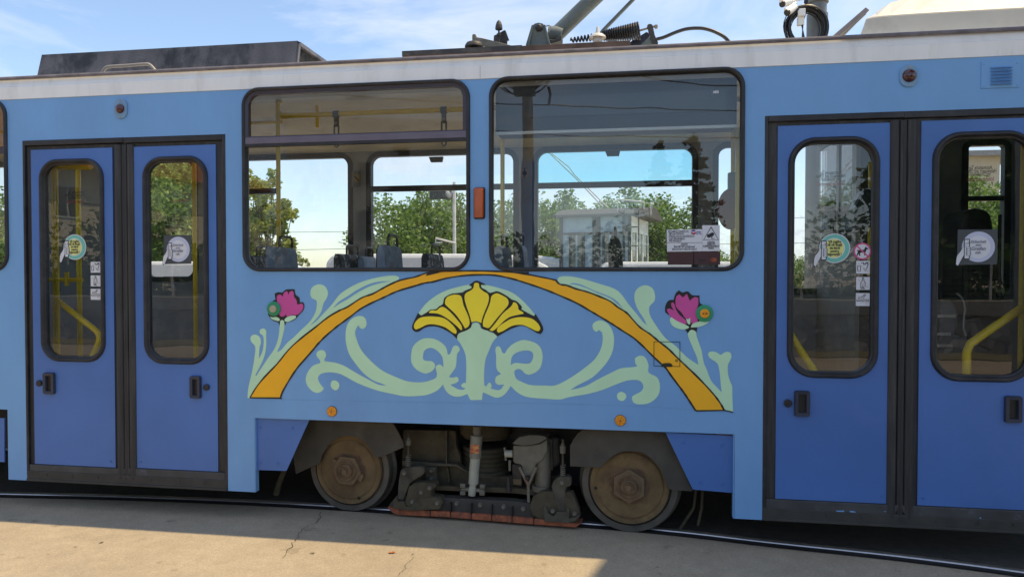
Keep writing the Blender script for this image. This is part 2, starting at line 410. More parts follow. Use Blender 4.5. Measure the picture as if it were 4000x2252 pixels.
def text_into(mb, s, x, z, y, size, mi=0, mirror_x=False, align='CENTER', shear=0.0, bold=0.0, sx=1.0, M=None):
    cu = bpy.data.curves.new('tmp', 'FONT'); cu.body = s; cu.size = size; cu.align_x = align; cu.align_y = 'CENTER'; cu.shear = shear
    cu.offset = bold; cu.resolution_u = 2; cu.space_line = 0.85
    ob = bpy.data.objects.new('tmp', cu); COL.objects.link(ob)
    dg = bpy.context.evaluated_depsgraph_get()
    me = bpy.data.meshes.new_from_object(ob.evaluated_get(dg)); bpy.data.objects.remove(ob); bpy.data.curves.remove(cu)
    vs = []
    for v in me.vertices:
        a, b, _ = v.co; a *= sx
        if mirror_x: a = -a
        q = Vector((x + a, y, z + b)); vs.append(M @ q if M else q)
    mb.add(vs, [tuple(p.vertices) for p in me.polygons], mi)
    bpy.data.meshes.remove(me)

# ================================================================ the ground and the track
def ground_material():
    m = bpy.data.materials.new('concrete_yard'); m.use_nodes = True; t = m.node_tree; b = t.nodes['Principled BSDF']
    c = t.nodes.new('ShaderNodeTexCoord')
    def noise(sc, det=8, ro=0.6):
        n = t.nodes.new('ShaderNodeTexNoise'); n.inputs['Scale'].default_value = sc; n.inputs['Detail'].default_value = det; n.inputs['Roughness'].default_value = ro
        t.links.new(c.outputs['Object'], n.inputs['Vector']); return n
    def ramp(n, lo, hi, a, b_):
        r = t.nodes.new('ShaderNodeValToRGB'); r.color_ramp.elements[0].position = lo; r.color_ramp.elements[1].position = hi
        r.color_ramp.elements[0].color = a; r.color_ramp.elements[1].color = b_; t.links.new(n.outputs['Fac'], r.inputs['Fac']); return r
    def mixc(a, b_, f, mode='MIX'):
        x = t.nodes.new('ShaderNodeMix'); x.data_type = 'RGBA'; x.blend_type = mode
        t.links.new(a, x.inputs['A']); t.links.new(b_, x.inputs['B'])
        if isinstance(f, float): x.inputs['Factor'].default_value = f
        else: t.links.new(f, x.inputs['Factor'])
        return x.outputs['Result']
    big = ramp(noise(0.9), 0.35, 0.7, (0.37, 0.31, 0.225, 1), (0.46, 0.39, 0.285, 1))
    mid = ramp(noise(9, 10, 0.7), 0.3, 0.75, (0.84, 0.84, 0.84, 1), (1.10, 1.10, 1.10, 1))
    fine = ramp(noise(170, 4, 0.7), 0.32, 0.7, (0.68, 0.68, 0.68, 1), (1.22, 1.22, 1.22, 1))
    grit = ramp(noise(62, 3, 0.7), 0.30, 0.72, (0.82, 0.82, 0.82, 1), (1.14, 1.14, 1.13, 1)); spots = ramp(noise(5.5, 3, 0.5), 0.66, 0.70, (1, 1, 1, 1), (0.80, 0.79, 0.77, 1))
    col = mixc(big.outputs['Color'], mid.outputs['Color'], 1.0, 'MULTIPLY')
    col = mixc(col, fine.outputs['Color'], 1.0, 'MULTIPLY')
    col = mixc(col, grit.outputs['Color'], 1.0, 'MULTIPLY')
    col = mixc(col, spots.outputs['Color'], 1.0, 'MULTIPLY')
    t.links.new(col, b.inputs['Base Color']); b.inputs['Roughness'].default_value = 0.9
    bp = t.nodes.new('ShaderNodeBump'); bp.inputs['Strength'].default_value = 0.5; bp.inputs['Distance'].default_value = 0.004
    t.links.new(noise(220, 3, 0.7).outputs['Fac'], bp.inputs['Height']); t.links.new(bp.outputs['Normal'], b.inputs['Normal'])
    return m
M_CONC = ground_material()
M_BED = mat('oily_track_asphalt', (0.035, 0.033, 0.029), 0.95, var=0.35, vscale=14, bump=0.5, bscale=90)
gmb = MB(); gmb.add([(-600, -600, 0), (600, -600, 0), (600, 600, 0), (-600, 600, 0)], [(0, 1, 2, 3)])
struct(gmb.build('ground', M_CONC))

# the near rail curves gently towards the street at the front of the tram
rail_px = [(-900, 1918), (0, 1934), (500, 1946), (1000, 1966), (1500, 1995), (2265, 2049), (2640, 2082), (3000, 2124), (3500, 2178), (4000, 2243), (4500, 2322)]
rail_c = []
for p in rail_px:
    q = PG(p); rail_c.append((q.x, q.y))
a = rail_c[0]; rail_c = [(-30, a[1] + 0.1), (-12, a[1] + 0.08)] + rail_c
b = rail_c[-1]; rail_c += [(b[0] + 3, b[1] - 1.3), (b[0] + 8, b[1] - 5.2)]
rail_c = smooth_loop(rail_c, 6, closed=False)
def strip(name, off0, off1, z, m, thick=None, round_=False):
    n = len(rail_c); A = []; B = []
    for i in range(n):
        p = Vector(rail_c[i]); t = (Vector(rail_c[min(i + 1, n - 1)]) - Vector(rail_c[max(i - 1, 0)])).normalized(); nr = Vector((-t.y, t.x))
        A.append((p.x + nr.x * off0, p.y + nr.y * off0, z)); B.append((p.x + nr.x * off1, p.y + nr.y * off1, z))
    mb = MB(); mb.add(A + B, [(i, i + 1, n + i + 1, n + i) for i in range(n - 1)])
    if round_:          # the worn, rounded edge of the rail head
        lo = [(v[0] - 0.000, v[1] - .007, z - .008) for v in A]; lo2 = [(v[0], v[1] - .003, z - .002) for v in A]; mb.add(A + lo2, [(i, n + i, n + i + 1, i + 1) for i in range(n - 1)]); mb.add(lo2 + lo, [(i, n + i, n + i + 1, i + 1) for i in range(n - 1)])
    elif thick:
        lo = [(v[0], v[1], z - thick) for v in A]; mb.add(A + lo, [(i, n + i, n + i + 1, i + 1) for i in range(n - 1)])
    return struct(mb.build(name, m))
strip('track_bed', -0.055, 1.62, 0.004, M_BED)
strip('rail_groove', -0.055, 0.0, 0.008, M_GROOVE)
strip('rail', 0.004, 0.040, 0.018, M_RAIL, 0.012, True)
strip('rail_groove', 1.435, 1.51, 0.008, M_GROOVE)
strip('rail', 1.385, 1.435, 0.016, M_RAIL, 0.012)

# ================================================================ the tram
tram = thing('tram', 'pale blue tram with dark blue doors, a painted flower mural and a white roof edge', 'tram', (-0.9, 1.1, 0))
ZT = 3.05
def RX(p0, p1): return PY(p0).x, PY(p1).x
WZ0, WZ1 = 1.768, 3.06
WIN = {'W1': (-2.686, -1.039), 'W2': (-0.911, 0.735), 'W0': (-6.22, -4.576)}
body_loop = [(-8, .73), (-4.61, .73), (-4.61, .20), (-4.45, .20), (-4.45, 2.742), (-2.815, 2.742), (-2.815, .20), (-2.61, .20), (-2.61, .73),
             (.684, .73), (.684, .19), (.855, .19), (.855, 2.742), (2.485, 2.742), (2.485, .19), (2.70, .19), (2.70, .45), (3.6, .55), (3.95, 1.2), (3.7, 3.05), (-8, 3.05)]
holes = [rrect(a + .018, b - .018, WZ0 + .018, min(WZ1 - .018, 3.04), .115) for a, b in WIN.values()]
side = filled('side_wall', [body_loop] + holes, 0.0, 0.045, M_LIGHT, tram)
filled('inner_lining', [[(p[0], min(p[1], 3.04)) for p in body_loop]] + holes, 0.047, 0.012, M_INGREY, tram)
# column returns beside the wheel opening
for bx_ in ((-2.612, -2.604, 0.0015, 0.05, .20, .728), (.676, .682, 0.0015, 0.05, .19, .728)):
    mb = MB(); mb.box(*bx_); mb.build('corner_post', M_LIGHT, tram)

# roof edge, gutter, roof skin
prof = [(0.0, 3.0505), (-0.006, 3.052), (-0.006, 3.142), (0.004, 3.148), (0.018, 3.203), (0.03, 3.206), (0.35, 3.29), (1.1, 3.34), (1.85, 3.29), (2.17, 3.206), (2.20, 3.146), (2.20, 3.05), (2.15, 3.05), (1.1, 3.22), (0.05, 3.0505)]
mb = MB(); n = len(prof); xs = [-8, 3.62]
vs = [(x, p[0], p[1]) for x in xs for p in prof]
mb.add(vs, [(i, (i + 1) % n, n + (i + 1) % n, n + i) for i in range(n)] + [tuple(range(n))[::-1], tuple(range(n, 2 * n))])
mb.build('roof', M_WHITE, tram)
mb = MB(); mb.tube([(-8, .002, 3.209), (3.6, .002, 3.209)], 0.0135, 8); mb.box(-8, 3.6, .02, .10, 3.20, 3.226)
mb.build('rain_gutter', M_GUT, tram, smooth=False)
mb = MB(); mb.box(-8, 3.6, 0.10, 2.1, .74, .885); mb.build('floor', M_INDARK, tram)
for bx_ in ((-8, -4.63, .5, 1.9, .30, .73), (-4.62, -2.75, .42, 1.9, .26, .735), (.80, 3.4, .42, 1.9, .26, .735)): mb = MB(); mb.box(*bx_); mb.build('underfloor_box', M_SOOT, tram)
# ends
for bx_ in ((-8.0, -7.95, .0, 2.2, .74, 3.2), (3.5, 3.58, .06, 2.14, .60, 3.2)): mb = MB(); mb.box(*bx_); mb.build('end_wall', M_LIGHT, tram)

# far wall with its windows
FY = 2.12
def fx(x, y=900): return PY((x, y), FY).x
def fz(x, y): return PY((x, y), FY).z
Ztop = fz(1200, 611); Ztr0 = fz(1700, 744); Ztr1 = fz(1700, 722)
far = [('a', fx(870), fx(1369)), ('b', fx(1443), fx(2014)), ('c', fx(2092), fx(2713)), ('d', fx(2796), fx(3292))]
far_all = [(-7.6, -6.35, 1.6, Ztop), (fx(560), fx(764), 1.70, Ztop)] + [(a, b, 1.60, Ztop) for _, a, b in far] + [(fx(3768), fx(3930), 1.60, fz(3850, 559))]  # leftmost window added to let more light into the interior
outer = [(-8, .25), (3.6, .25), (3.6, 3.1), (-8, 3.1)]
fh = [rrect(a, b, c, d, .11 if b - a > .5 else .05) for a, b, c, d in far_all]
filled('far_wall', [outer] + fh, FY, 0.05, mat('blue_grey_wall_lining', (0.32, 0.33, 0.35), .6), tram)
for a, b, c, d in far_all:
    mb = MB(); frame(mb, rrect(a, b, c, d, .11 if b - a > .5 else .05), [(-.022, FY - .012), (.03, FY - .012), (.03, FY + .01), (-.022, FY + .06)]); mb.build('far_window_rubber', M_RUB, tram)
for a, b in ((far[1][1], far[1][2]), (far[2][1], far[2][2]), (far[0][1], fx(1077))): mb = MB(); mb.box(a - .01, b + .01, FY + .004, FY + .04, Ztr0, Ztr1); mb.build('window_transom', M_RUB, tram)
a, b, c, d = far_all[-1]; mb = MB(); mb.box(a, b, FY + .004, FY + .04, fz(3850, 784), fz(3850, 765))
mb.build('window_transom', M_RUB, tram)
for k, (a, b, c, d) in enumerate(far_all):
    g = MB()
    if k == 4:
        g.sheet([(a, c), (b, c), (b, Ztr0), (a, Ztr0)], FY + .03); h = MB(); h.sheet([(a, Ztr1), (b, Ztr1), (b, d), (a, d)], FY + .025)
        h.build('vent_pane', M_GLASST, tram)
    else: g.sheet([(a, c), (b, c), (b, d), (a, d)], FY + .03)
    g.build('far_pane', M_GLASS, tram)
for px_, py_ in ((1705, 622), (2393, 598)):
    mb = MB(); q = PY((px_, py_), FY - .02); mb.prism([(q.x - .07, q.z + .02), (q.x + .07, q.z + .02), (q.x + .06, q.z - .03), (q.x - .05, q.z - .03)], FY - .05, FY - .012); mb.build('vent_catch', M_RUB, tram)
mb = MB(); q = PY((1418, 408), 1.7); mb.prism([(q.x - .10, q.z + .018), (q.x + .10, q.z + .018), (q.x + .085, q.z - .025), (q.x - .08, q.z - .025)], 1.66, 1.70)
mb.build('vent_catch', M_RUB, tram)
# ceiling with coves
cp = [(0.07, 3.035), (0.14, 3.11), (0.40, 3.165), (1.1, 3.185), (1.65, 3.165), (1.95, 3.06), (FY - .01, Ztop + .03), (FY - .004, Ztop + .03)]
mb = MB(); vs = [(x, p[0], p[1]) for x in (-7.9, 3.5) for p in cp]; n = len(cp)
mb.add(vs, [(i, i + 1, n + i + 1, n + i) for i in range(n - 1)]); mb.build('ceiling', M_CREAM, tram)
mb = MB()
for x in (-3.6, -2.4, -1.2, 0.0, 1.2): mb.box(x, x + 1.201, .62, .80, 3.150, 3.165)
mb.build('ceiling_lamp_cover', mat('ivory_lamp_cover', (0.72, 0.68, 0.56), 0.35), tram)
# destination-board housing behind the upper part of the second window
a, b = WIN['W2']; z1 = PY((2300, 512), .16).z
mb = MB(); mb.box(a + .02, b - .03, .14, .36, z1, 3.03); o = mb.build('sign_housing', mat('charcoal_perforated_housing', (0.016, 0.015, 0.014), 0.5, var=0.15, vscale=5, stretch=(1, 1, .4), bump=.1, bscale=400), tram, bevel=.006)
mb = MB(); mb.box(a + .02, b - .03, .125, .15, z1 - .012, z1 + .006); mb.build('housing_trim', M_WHITE, o)
mb = MB(); mb.box(a + .25, b - .10, .128, .139, z1 + .10, 2.95); mb.build('display_screen', mat('dull_display_screen', (0.024, 0.022, 0.020), 0.3), o)

# ---- windows of the near side
RUBP = arc_prof(.028, -.002, .018)
def side_window(nm, a, b, glass):
    mb = MB(); frame(mb, rrect(a + .028, b - .028, WZ0 + .028, WZ1 - .028, .10), RUBP)
    o = mb.build(nm, M_RUB, tram, smooth=True)
    g = MB(); g.sheet([(a + .02, WZ0 + .02), (b - .02, WZ0 + .02), (b - .02, WZ1 - .025), (a + .02, WZ1 - .025)], .018)
    g.build('pane', glass, o); return o
w1 = side_window('window', *WIN['W1'], M_GLASS1); w2 = side_window('window', *WIN['W2'], M_GLASSW); w0 = side_window('window', *WIN['W0'], M_GLASSW)
# the tilting vent sash of the first window
a, b = WIN['W1']; zb0 = PY((1400, 558), 0).z; zb1 = PY((1400, 528), 0).z
mb = MB(); lp = rrect(a + .026, b - .026, zb1 - .01, WZ1 - .026, .098)
lp = [(x, z) if z > zb1 + .13 else (x if abs(x - (a + .026)) < .001 or abs(x - (b - .026)) < .001 else (a + .026 if x < -1.9 else b - .026), z) for x, z in lp]
frame(mb, lp, [(-.024, -.004), (.0, -.008), (.0, .03), (-.024, .03)])
mb.build('vent_sash', M_SASH, w1)
mb = MB(); mb.box(a + .02, b - .02, -.008, .03, zb0 + .012, zb1 + .006); mb.build('sash_bar', mat('purple_grey_sash_bar', (0.16, 0.135, 0.17), 0.35, metal=.3), w1, bevel=.003)
mb = MB(); mb.box(a + .02, b - .02, -.012, .03, zb0 - .006, zb0 + .010); mb.build('sash_gasket', M_RUB, w1)
# the sash of the same kind in the leftmost window
mb = MB(); mb.box(-6.2, -4.60, -.006, .03, zb0, zb1); mb.build('sash_bar', M_SASH, w0)

# ---- interior: poles, rails, straps, seats
def ppx(px_, y0, y1, Y, r=.017, name='grab_pole', m=None):
    p0 = PY((px_, y0), Y); p1 = PY((px_, y1), Y); x = (p0.x + p1.x) / 2
    mb = MB(); mb.tube([(x, Y, p0.z), (x, Y, p1.z)], r, 12); return mb.build(name, m or M_YPOLE, tram, smooth=True)
p = ppx(1089, 378, 1500, .75, .0175)
for yy, dz in ((390, .03), (452, .03)):
    mb = MB(); q = PY((1089, yy), .75)
    if yy == 452: q0 = PY((1085, 453), .75); q1 = PY((1127, 453), .75); mb.tube([(q0.x, .75, q0.z), (q1.x, .75, q1.z)], .025, 12)
    mb.tube([(q.x, .75, q.z - dz), (q.x, .75, q.z + dz)], .026, 12); mb.build('pole_joint', M_YPOLE, p, smooth=True)
q0 = PY((1115, 453), .75); zr = q0.z
mb = MB(); mb.tube([(q0.x, .75, zr), (3.3, .75, zr)], .020, 12); mb.build('ceiling_rail', M_YPOLE, tram, smooth=True)
q0 = PY((1090, 476), 1.5); mb = MB(); mb.tube([(-7.8, 1.5, q0.z), (q0.x + .03, 1.5, q0.z)], .0165, 12); mb.build('ceiling_rail', M_YPOLE, tram, smooth=True)
mb = MB(); q = PY((1239, 470), .95); mb.tube([(q.x, .95, 3.15), (q.x, .95, q.z - .06)], .014, 10); mb.build('rail_hanger', M_YPOLE, tram, smooth=True)
ppx(1963, 520, 1500, .75, .0165); ppx(2880, 500, 1500, .55, .0175)
p = ppx(2861, 500, 1500, .95, .0165)
mb = MB(); q = PY((2857, 711), .93); mb.box(q.x - .026, q.x + .026, .90, .955, q.z - .065, q.z + .07); mb.build('stop_button_box', mat('teal_plastic', (0.12, 0.22, 0.22), .4), p, bevel=.006)
q = PY((2850, 818), .95)
mb = MB(); mb.prism([(q.x + .095 * math.cos(t_ * .2618), q.z + .155 * math.sin(t_ * .2618)) for t_ in range(24)], .90, .925); mb.build('oval_panel', mat('maroon_panel', (0.22, 0.05, 0.035), .6), p, bevel=.006)
def strap(px_, y0, y1):
    q = PY((px_, y0), .75); q1 = PY((px_, y1), .75)
    mb = MB(); mb.tube([(q.x - .024, .75, zr), (q.x + .024, .75, zr)], .027, 14); mb.box(q.x - .016, q.x + .016, .735, .765, zr - .10, zr - .02)
    o = mb.build('strap_clamp', M_INDARK, tram)
    mb = MB(); zc = q1.z + .045
    lp = [(q.x + .018 * math.cos(a_), .75, zc + .035 * math.sin(a_)) for a_ in [R(-180 + 20 * k) for k in range(10)]]
    mb.tube([(q.x - .018, .75, zr - .09)] + lp + [(q.x + .018, .75, zr - .09)], .007, 8)
    mb.build('hand_loop', mat('grey_strap', (0.17, 0.19, 0.21), .6), o)
    mb = MB(); mb.box(q.x - .013, q.x + .013, .728, .742, zr - .085, zr - .065); mb.build('strap_buckle', M_STEEL, o)
strap(1314, 440, 580); strap(1734, 425, 575)

def seat(px0, px1, ytop, Y0, fabric, depth=.42, flipx=False):
    q0 = PY((px0, ytop), Y0); q1 = PY((px1, ytop), Y0); x0 = q0.x; x1 = min(max(q1.x, x0 + .055), x0 + .085); zt = (q0.z + q1.z) / 2
    Y1 = Y0 + depth
    mb = MB()
    sec = [(x0 + .02, 1.30), (x0, 1.42), (x0, zt - .04), (x0 + .015, zt), (x1 - .01, zt), (x1 + .005, zt - .05), (x1 + .045, 1.42), (x1 + .055, 1.30)]
    mb.prism(sec, Y0, Y1)
    o = mb.build('seat_backrest', fabric, tram, bevel=.02)
    mb = MB(); mb.box(x0 + .04, x0 + .50, Y0, Y1, 1.28, 1.36); mb.build('seat_cushion', fabric, o, bevel=.02)
    mb = MB(); mb.prism([(p_[0] - .006, p_[1]) for p_ in sec[:4]] + [(x0 + .02, zt - .01), (x0 + .03, 1.30)], Y0 + .01, Y1 - .01); mb.box(x0 + .08, x0 + .38, Y0 + .06, Y1 - .06, .885, 1.28)
    mb.build('seat_shell', M_SEATK, o)
    mb = MB(); ya, yb = Y0 + depth * .42, Y0 + depth * .93; xm = (x0 + x1) / 2; h = .085
    mb.tube([(xm, ya, zt - .02), (xm, ya, zt + h - .03), (xm, ya + .012, zt + h - .008), (xm, ya + .035, zt + h), (xm, yb - .035, zt + h), (xm, yb - .012, zt + h - .008), (xm, yb, zt + h - .03), (xm, yb, zt - .02)], .0105, 8)
    mb.build('seat_handle', M_HAND, o, smooth=True)
seat(1033, 1062, 962, .30, M_SEATB); seat(1470, 1500, 955, .30, M_SEATB); seat(1930, 1955, 958, .30, M_SEATB)
seat(2380, 2425, 930, .30, M_SEATK); seat(2011, 2030, 955, .34, M_SEATK, .25)
seat(1304, 1318, 990, 1.35, M_SEATD, .55); seat(1647, 1662, 988, 1.35, M_SEATD, .55); seat(1395, 1420, 1000, 1.62, M_SEATB, .35); seat(940, 965, 995, 1.35, M_SEATD, .55)
# partition by the doors, cab wall, driver's seat, ticket validator
mb = MB(); q = PY((1030, 700), 1.9); mb.box(-2.95, -2.93, .06, .10, .9, 3.05); mb.build('door_post', M_INGREY, tram)
cabx = PY((3296, 900), 1.3).x
mb = MB(); mb.box(cabx, cabx + .03, 1.0, FY - .02, .885, 1.95); mb.box(cabx, cabx + .03, 1.0, 1.10, 1.95, 3.0); mb.box(cabx, cabx + .03, 1.45, 1.52, 1.95, 3.0); mb.box(cabx, cabx + .03, 1.0, FY - .02, 2.85, 3.05)
o = mb.build('cab_partition', mat('grey_cab_panel', (0.27, 0.27, 0.25), .5), tram)
mb = MB(); mb.box(cabx + .01, cabx + .02, 1.10, FY - .05, 1.95, 2.85); mb.build('cab_glass', M_GLASS, o)
mb = MB(); mb.box(cabx + .03, cabx + .55, 1.02, 1.06, .885, 3.0); mb.build('cab_wall', mat('black_cab_lining', (0.03, 0.03, 0.032), .6), tram)
# door poles
ppx(218, 500, 1600, .30, .0235); ppx(309, 500, 1600, .85, .021); ppx(762, 500, 1600, .85, .0175)
q0 = PY((205, 648), .32); mb = MB(); mb.tube([(q0.x, .33, q0.z), (q0.x + .33, .33, q0.z - .012)], .028, 10); mb.build('grab_rail', M_YPOLE, tram, smooth=True)
def bent(pts, Y, r, nm='hand_rail'):
    mb = MB(); P_ = [PY(p_, Y) for p_ in pts]; mb.tube([(q.x, Y, q.z) for q in P_], r, 12); return mb.build(nm, M_YPOLE, tram, smooth=True)
bent([(228, 1176), (300, 1232), (360, 1278), (378, 1293), (386, 1306), (388, 1325), (375, 1360), (340, 1440)], .27, .0215)
bent([(178, 1091), (320, 1093)], .45, .017)
bent([(261, 1062), (261, 1116)], .42, .0165)
bent([(3060, 1260), (3113, 1345), (3160, 1418), (3215, 1500)], .27, .024)
bent([(3995, 1200), (3900, 1265), (3820, 1320), (3790, 1342), (3776, 1375), (3776, 1500)], .22, .0255)
ppx(3993, 540, 1500, .22, .018); ppx(3403, 640, 1075, .45, .020)
mb = MB(); mb.tube([PY((3403, 645), .45), PY((3412, 632), .45) , PY((3430, 625), .45)], .02, 10); mb.build('hand_rail', M_YPOLE, tram, smooth=True)
mb = MB(); P_ = [PY(p_, .5) for p_ in S('B3', '785,815 785,640 850,510 870,480 925,450 942,455 942,820 860,815')]
mb.prism([(q.x, q.z) for q in P_], .42, .56); o = mb.build('ticket_validator', mat('navy_plastic', (0.018, 0.026, 0.055), .4), tram, bevel=.008)
mb = MB(); P_ = [PY(p_, .417) for p_ in S('B3', '805,608 832,608 888,490 870,490')]; mb.sheet([(q.x, q.z) for q in P_], .4165); mb.build('validator_screen', mat('grey_lcd', (0.25, 0.28, 0.28), .3), o)
mb = MB(); P_ = [PY(p_, 1.25) for p_ in S('X', '3764,860 3770,840 3780,822 3815,812 3850,816 3872,835 3880,865 3895,1000 3925,1110 3930,1250 3764,1250')]
mb.prism([(q.x, q.z) for q in P_], 1.25, 1.65); o = mb.build('driver_seat', M_SEATK, tram, bevel=.03)
mb = MB(); q = PY((3905, 900), 1.2); mb.tube([(q.x, 1.2, q.z + .12), (q.x, 1.2, q.z - .5)], .012); mb.build('seat_lever', M_SEATK, o)
mb = MB(); P_ = [PY(p_, .55) for p_ in S('C3', '1590,180 1690,175 1740,220 1765,290 1770,310 1760,420 1725,490 1860,530 1880,700 1590,740')]
mb.prism([(q.x, q.z) for q in P_], .5, .9); o = mb.build('cab_console', mat('grey_console_plastic', (0.10, 0.105, 0.115), .5), tram, bevel=.015)
mb = MB(); P_ = [PY(p_, .50) for p_ in S('C3', '1780,110 1820,140 1850,190 1860,260 1850,340 1845,440 1870,510')]; mb.tube([(q.x, .5, q.z) for q in P_], .007, 8); mb.build('console_rail', M_STEEL, o)
for r0, r1 in (((1590, 322), (1770, 325)), ((1590, 492), (1725, 495)), ((1590, 600), (1740, 602))):
    mb = MB(); a_ = S('C3', '%d,%d %d,%d' % (r0[0], r0[1] - 13, r1[0], r1[1] + 13)); q0 = PY(a_[0], .49); q1 = PY(a_[1], .49)
    mb.box(q0.x, q1.x, .485, .50, q1.z, q0.z); mb.build('console_trim', M_STEEL, o)
# ---- pictures on the far pillars
mb = MB(); P_ = [PY(p_, FY - .02) for p_ in S('B1', '905,285 990,280 985,435 900,435')]; mb.sheet([(q.x, q.z) for q in P_], FY - .015, 0)
P_ = [PY(p_, FY - .02) for p_ in S('B1', '920,320 982,318 980,388 920,388')]; mb.sheet([(q.x, q.z) for q in P_], FY - .018, 1)
q0 = PY(S('B1', '925,330')[0], FY - .02); q1 = PY(S('B1', '975,380')[0], FY - .02); ribbon(mb, [(q0.x, q0.z), (q1.x, q1.z)], FY - .021, .012, 2)
mb.build('no_smoking_notice', [M_INDARK, mat('ochre_notice', (0.38, 0.27, 0.07), .5), M_INK], tram)
mb = MB(); P_ = [PY(p_, FY - .02) for p_ in S('B2', '85,270 153,270 153,343 85,343')]; mb.sheet([(q.x, q.z) for q in P_], FY - .018, 0)
q = PY(S('B2', '118,306')[0], FY - .02); mb.sheet(disc_poly(q.x, q.z, .022), FY - .02, 1); mb.box(q.x - .006, q.x + .004, FY - .023, FY - .022, q.z - .04, q.z + .05, 1)
mb.build('hold_tight_notice', [mat('pale_notice', (0.45, 0.38, 0.25), .5), M_INK], tram)

# ================================================================ folding doors
def bounds(pts):
    q = [PY(p_) for p_ in pts]; return min(v.x for v in q), max(v.x for v in q), min(v.z for v in q), max(v.z for v in q)
def handle_mesh(parent, box_px, knob_px, kr):
    a, b, c, d = bounds(box_px)
    mb = MB(); frame(mb, rrect(a, b, c, d, .012, 3), [(-.026, .004), (-.022, -.012), (-.003, -.014), (0, -.004), (0, .01), (-.026, .01)]); mb.sheet(rrect(a + .01, b - .01, c + .01, d - .01, .005, 3), .006, 1)
    mb.build('door_handle', [mat('blue_black_plastic', (0.028, 0.035, 0.060), .45), M_BLACK], parent)
    q = PY(knob_px); mb = MB(); mb.lathe([(kr, 0), (kr, .012), (kr * .8, .016), (0.001, .016)], (q.x, .009, q.z), (0, -1, 0), 20); mb.build('door_lock', M_RUB, parent)
def door_leaf(x0, x1, z0, panel, win_out, win_in, handle, knob, side_bead, kr=.023, rw=.125):
    a, b, c, d = win_in
    hole = rrect(a, b, c, d, rw - .02)
    pa, pb, pc, pd = panel
    leaf = filled('door_leaf', [[(x0, z0 + .045), (x1, z0 + .045), (x1, 2.70), (x0, 2.70)], hole], .018, .03, M_RUB2, tram)
    m_ = leaf.modifiers.new('bevel', 'BEVEL'); m_.width = .006; m_.segments = 2; m_.limit_method = 'ANGLE'
    filled('door_panel', [[(pa, pc), (pb, pc), (pb, pd), (pa, pd)], rrect(a, b, c, d, rw - .02)], .009, .0085, M_DARKB, leaf)
    oa, ob, oc, od = win_out
    mb = MB(); wdt = (a - oa + ob - b) / 4 + (c - oc + od - d) / 4
    frame(mb, rrect(a, b, c, d, rw - .01), [(wdt * .5 + wdt * .5 * math.cos(math.pi * k / 5), .009 - .016 * math.sin(math.pi * k / 5) - (.004 if k in (2, 3) else 0)) for k in range(6)] + [(-.008, .012), (-.008, .04), (wdt, .04)])
    mb.build('window_rubber', M_RUB, leaf, smooth=True)
    g = MB(); g.sheet([(a - .01, c - .01), (b + .01, c - .01), (b + .01, d + .01), (a - .01, d + .01)], .030); g.build('door_pane', M_GLASSD, leaf)
    if handle: handle_mesh(leaf, handle, knob, kr)
    mb = MB(); xb = x1 if side_bead > 0 else x0
    mb.tube([(xb - side_bead * .045, .020, z0 + .05), (xb - side_bead * .045, .020, 2.69)], .030, 12); mb.tube([(xb - side_bead * .004, .012, z0 + .05), (xb - side_bead * .004, .012, 2.69)], .012, 8)
    mb.build('finger_guard', M_RUB2, leaf, smooth=True)
    mb = MB(); zz = z0 + .058; s_ = side_bead
    xo = x0 if s_ > 0 else x1
    mb.prism([(xb + s_ * .0, pc - .004), (xo, pc - .004), (xo, pc - .075), (xb - s_ * .03, pc - .083)], .0, .016)
    mb.build('bottom_seal', mat('worn_grey_rubber', (0.055, 0.056, 0.058), .6, var=.3, vscale=6, dirt=(.10, .12, .16), dscale=7, dlo=.58, dhi=.7), leaf, bevel=.004)
    q = (pb - .04 if s_ > 0 else pa + .035); mb = MB(); mb.lathe([(.010, 0), (.008, .004), (.004, .004), (.003, .001), (.001, .001)], (q, .009, pc + .045), (0, -1, 0), 12); mb.build('screw', M_DARKB, leaf)
    return leaf
LZ, RZ = .20, .195
def bb(c, s): return bounds(S(c, s))
l1 = door_leaf(-4.43, -3.622, LZ, (PY((119, 800)).x, PY((437, 800)).x, PY((120, 1810)).z, PY((118, 580)).z - .01),
               (PY((148, 900)).x, PY((403, 900)).x, PY((280, 1412)).z, PY((270, 621)).z), (PY((168, 900)).x, PY((389, 900)).x, PY((280, 1395)).z, PY((270, 637)).z),
               S('C0', '412,855 518,1060'), S('C0', '367,956')[0], 1)
l2 = door_leaf(-3.612, -2.84, LZ, (PY((519, 800)).x, PY((841, 800)).x, PY((519, 1826)).z, PY((517, 570)).z - .006),
               (PY((549, 900)).x, PY((809, 900)).x, PY((680, 1421)).z, PY((680, 612)).z), (PY((573, 900)).x, PY((794, 900)).x, PY((680, 1403)).z, PY((680, 628)).z),
               S('C0', '1795,887 1897,1100'), S('C0', '1946,995')[0], -1)
XJ = 1.670
l3 = door_leaf(.875, XJ - .005, RZ, (PY((3035, 1200)).x, PY((3481, 1200)).x, PY((3033, 1947)).z, PY((3037, 489)).z - .004),
               (PY((3078, 1000)).x, PY((3437, 1000)).x, PY((3250, 1478)).z, PY((3250, 533)).z), (PY((3099, 1000)).x, PY((3414, 1000)).x, PY((3250, 1456)).z, PY((3250, 554)).z),
               S('C3', '250,1025 395,1270'), S('C3', '190,1145')[0], 1, .025, .14)
l4 = door_leaf(XJ + .005, 2.465, RZ, (PY((3594, 1200)).x, XJ * 2 - PY((3035, 1200)).x, PY((3590, 1973)).z, PY((3601, 469)).z - .004),
               (PY((3643, 1000)).x, PY((3643, 1000)).x + .583, PY((3800, 1492)).z, PY((3800, 514)).z), (PY((3663, 1000)).x, PY((3663, 1000)).x + .513, PY((3800, 1469)).z, PY((3800, 534)).z),
               S('C3', '2235,1075 2395,1330'), (4045, 1600), -1, .025, .14)
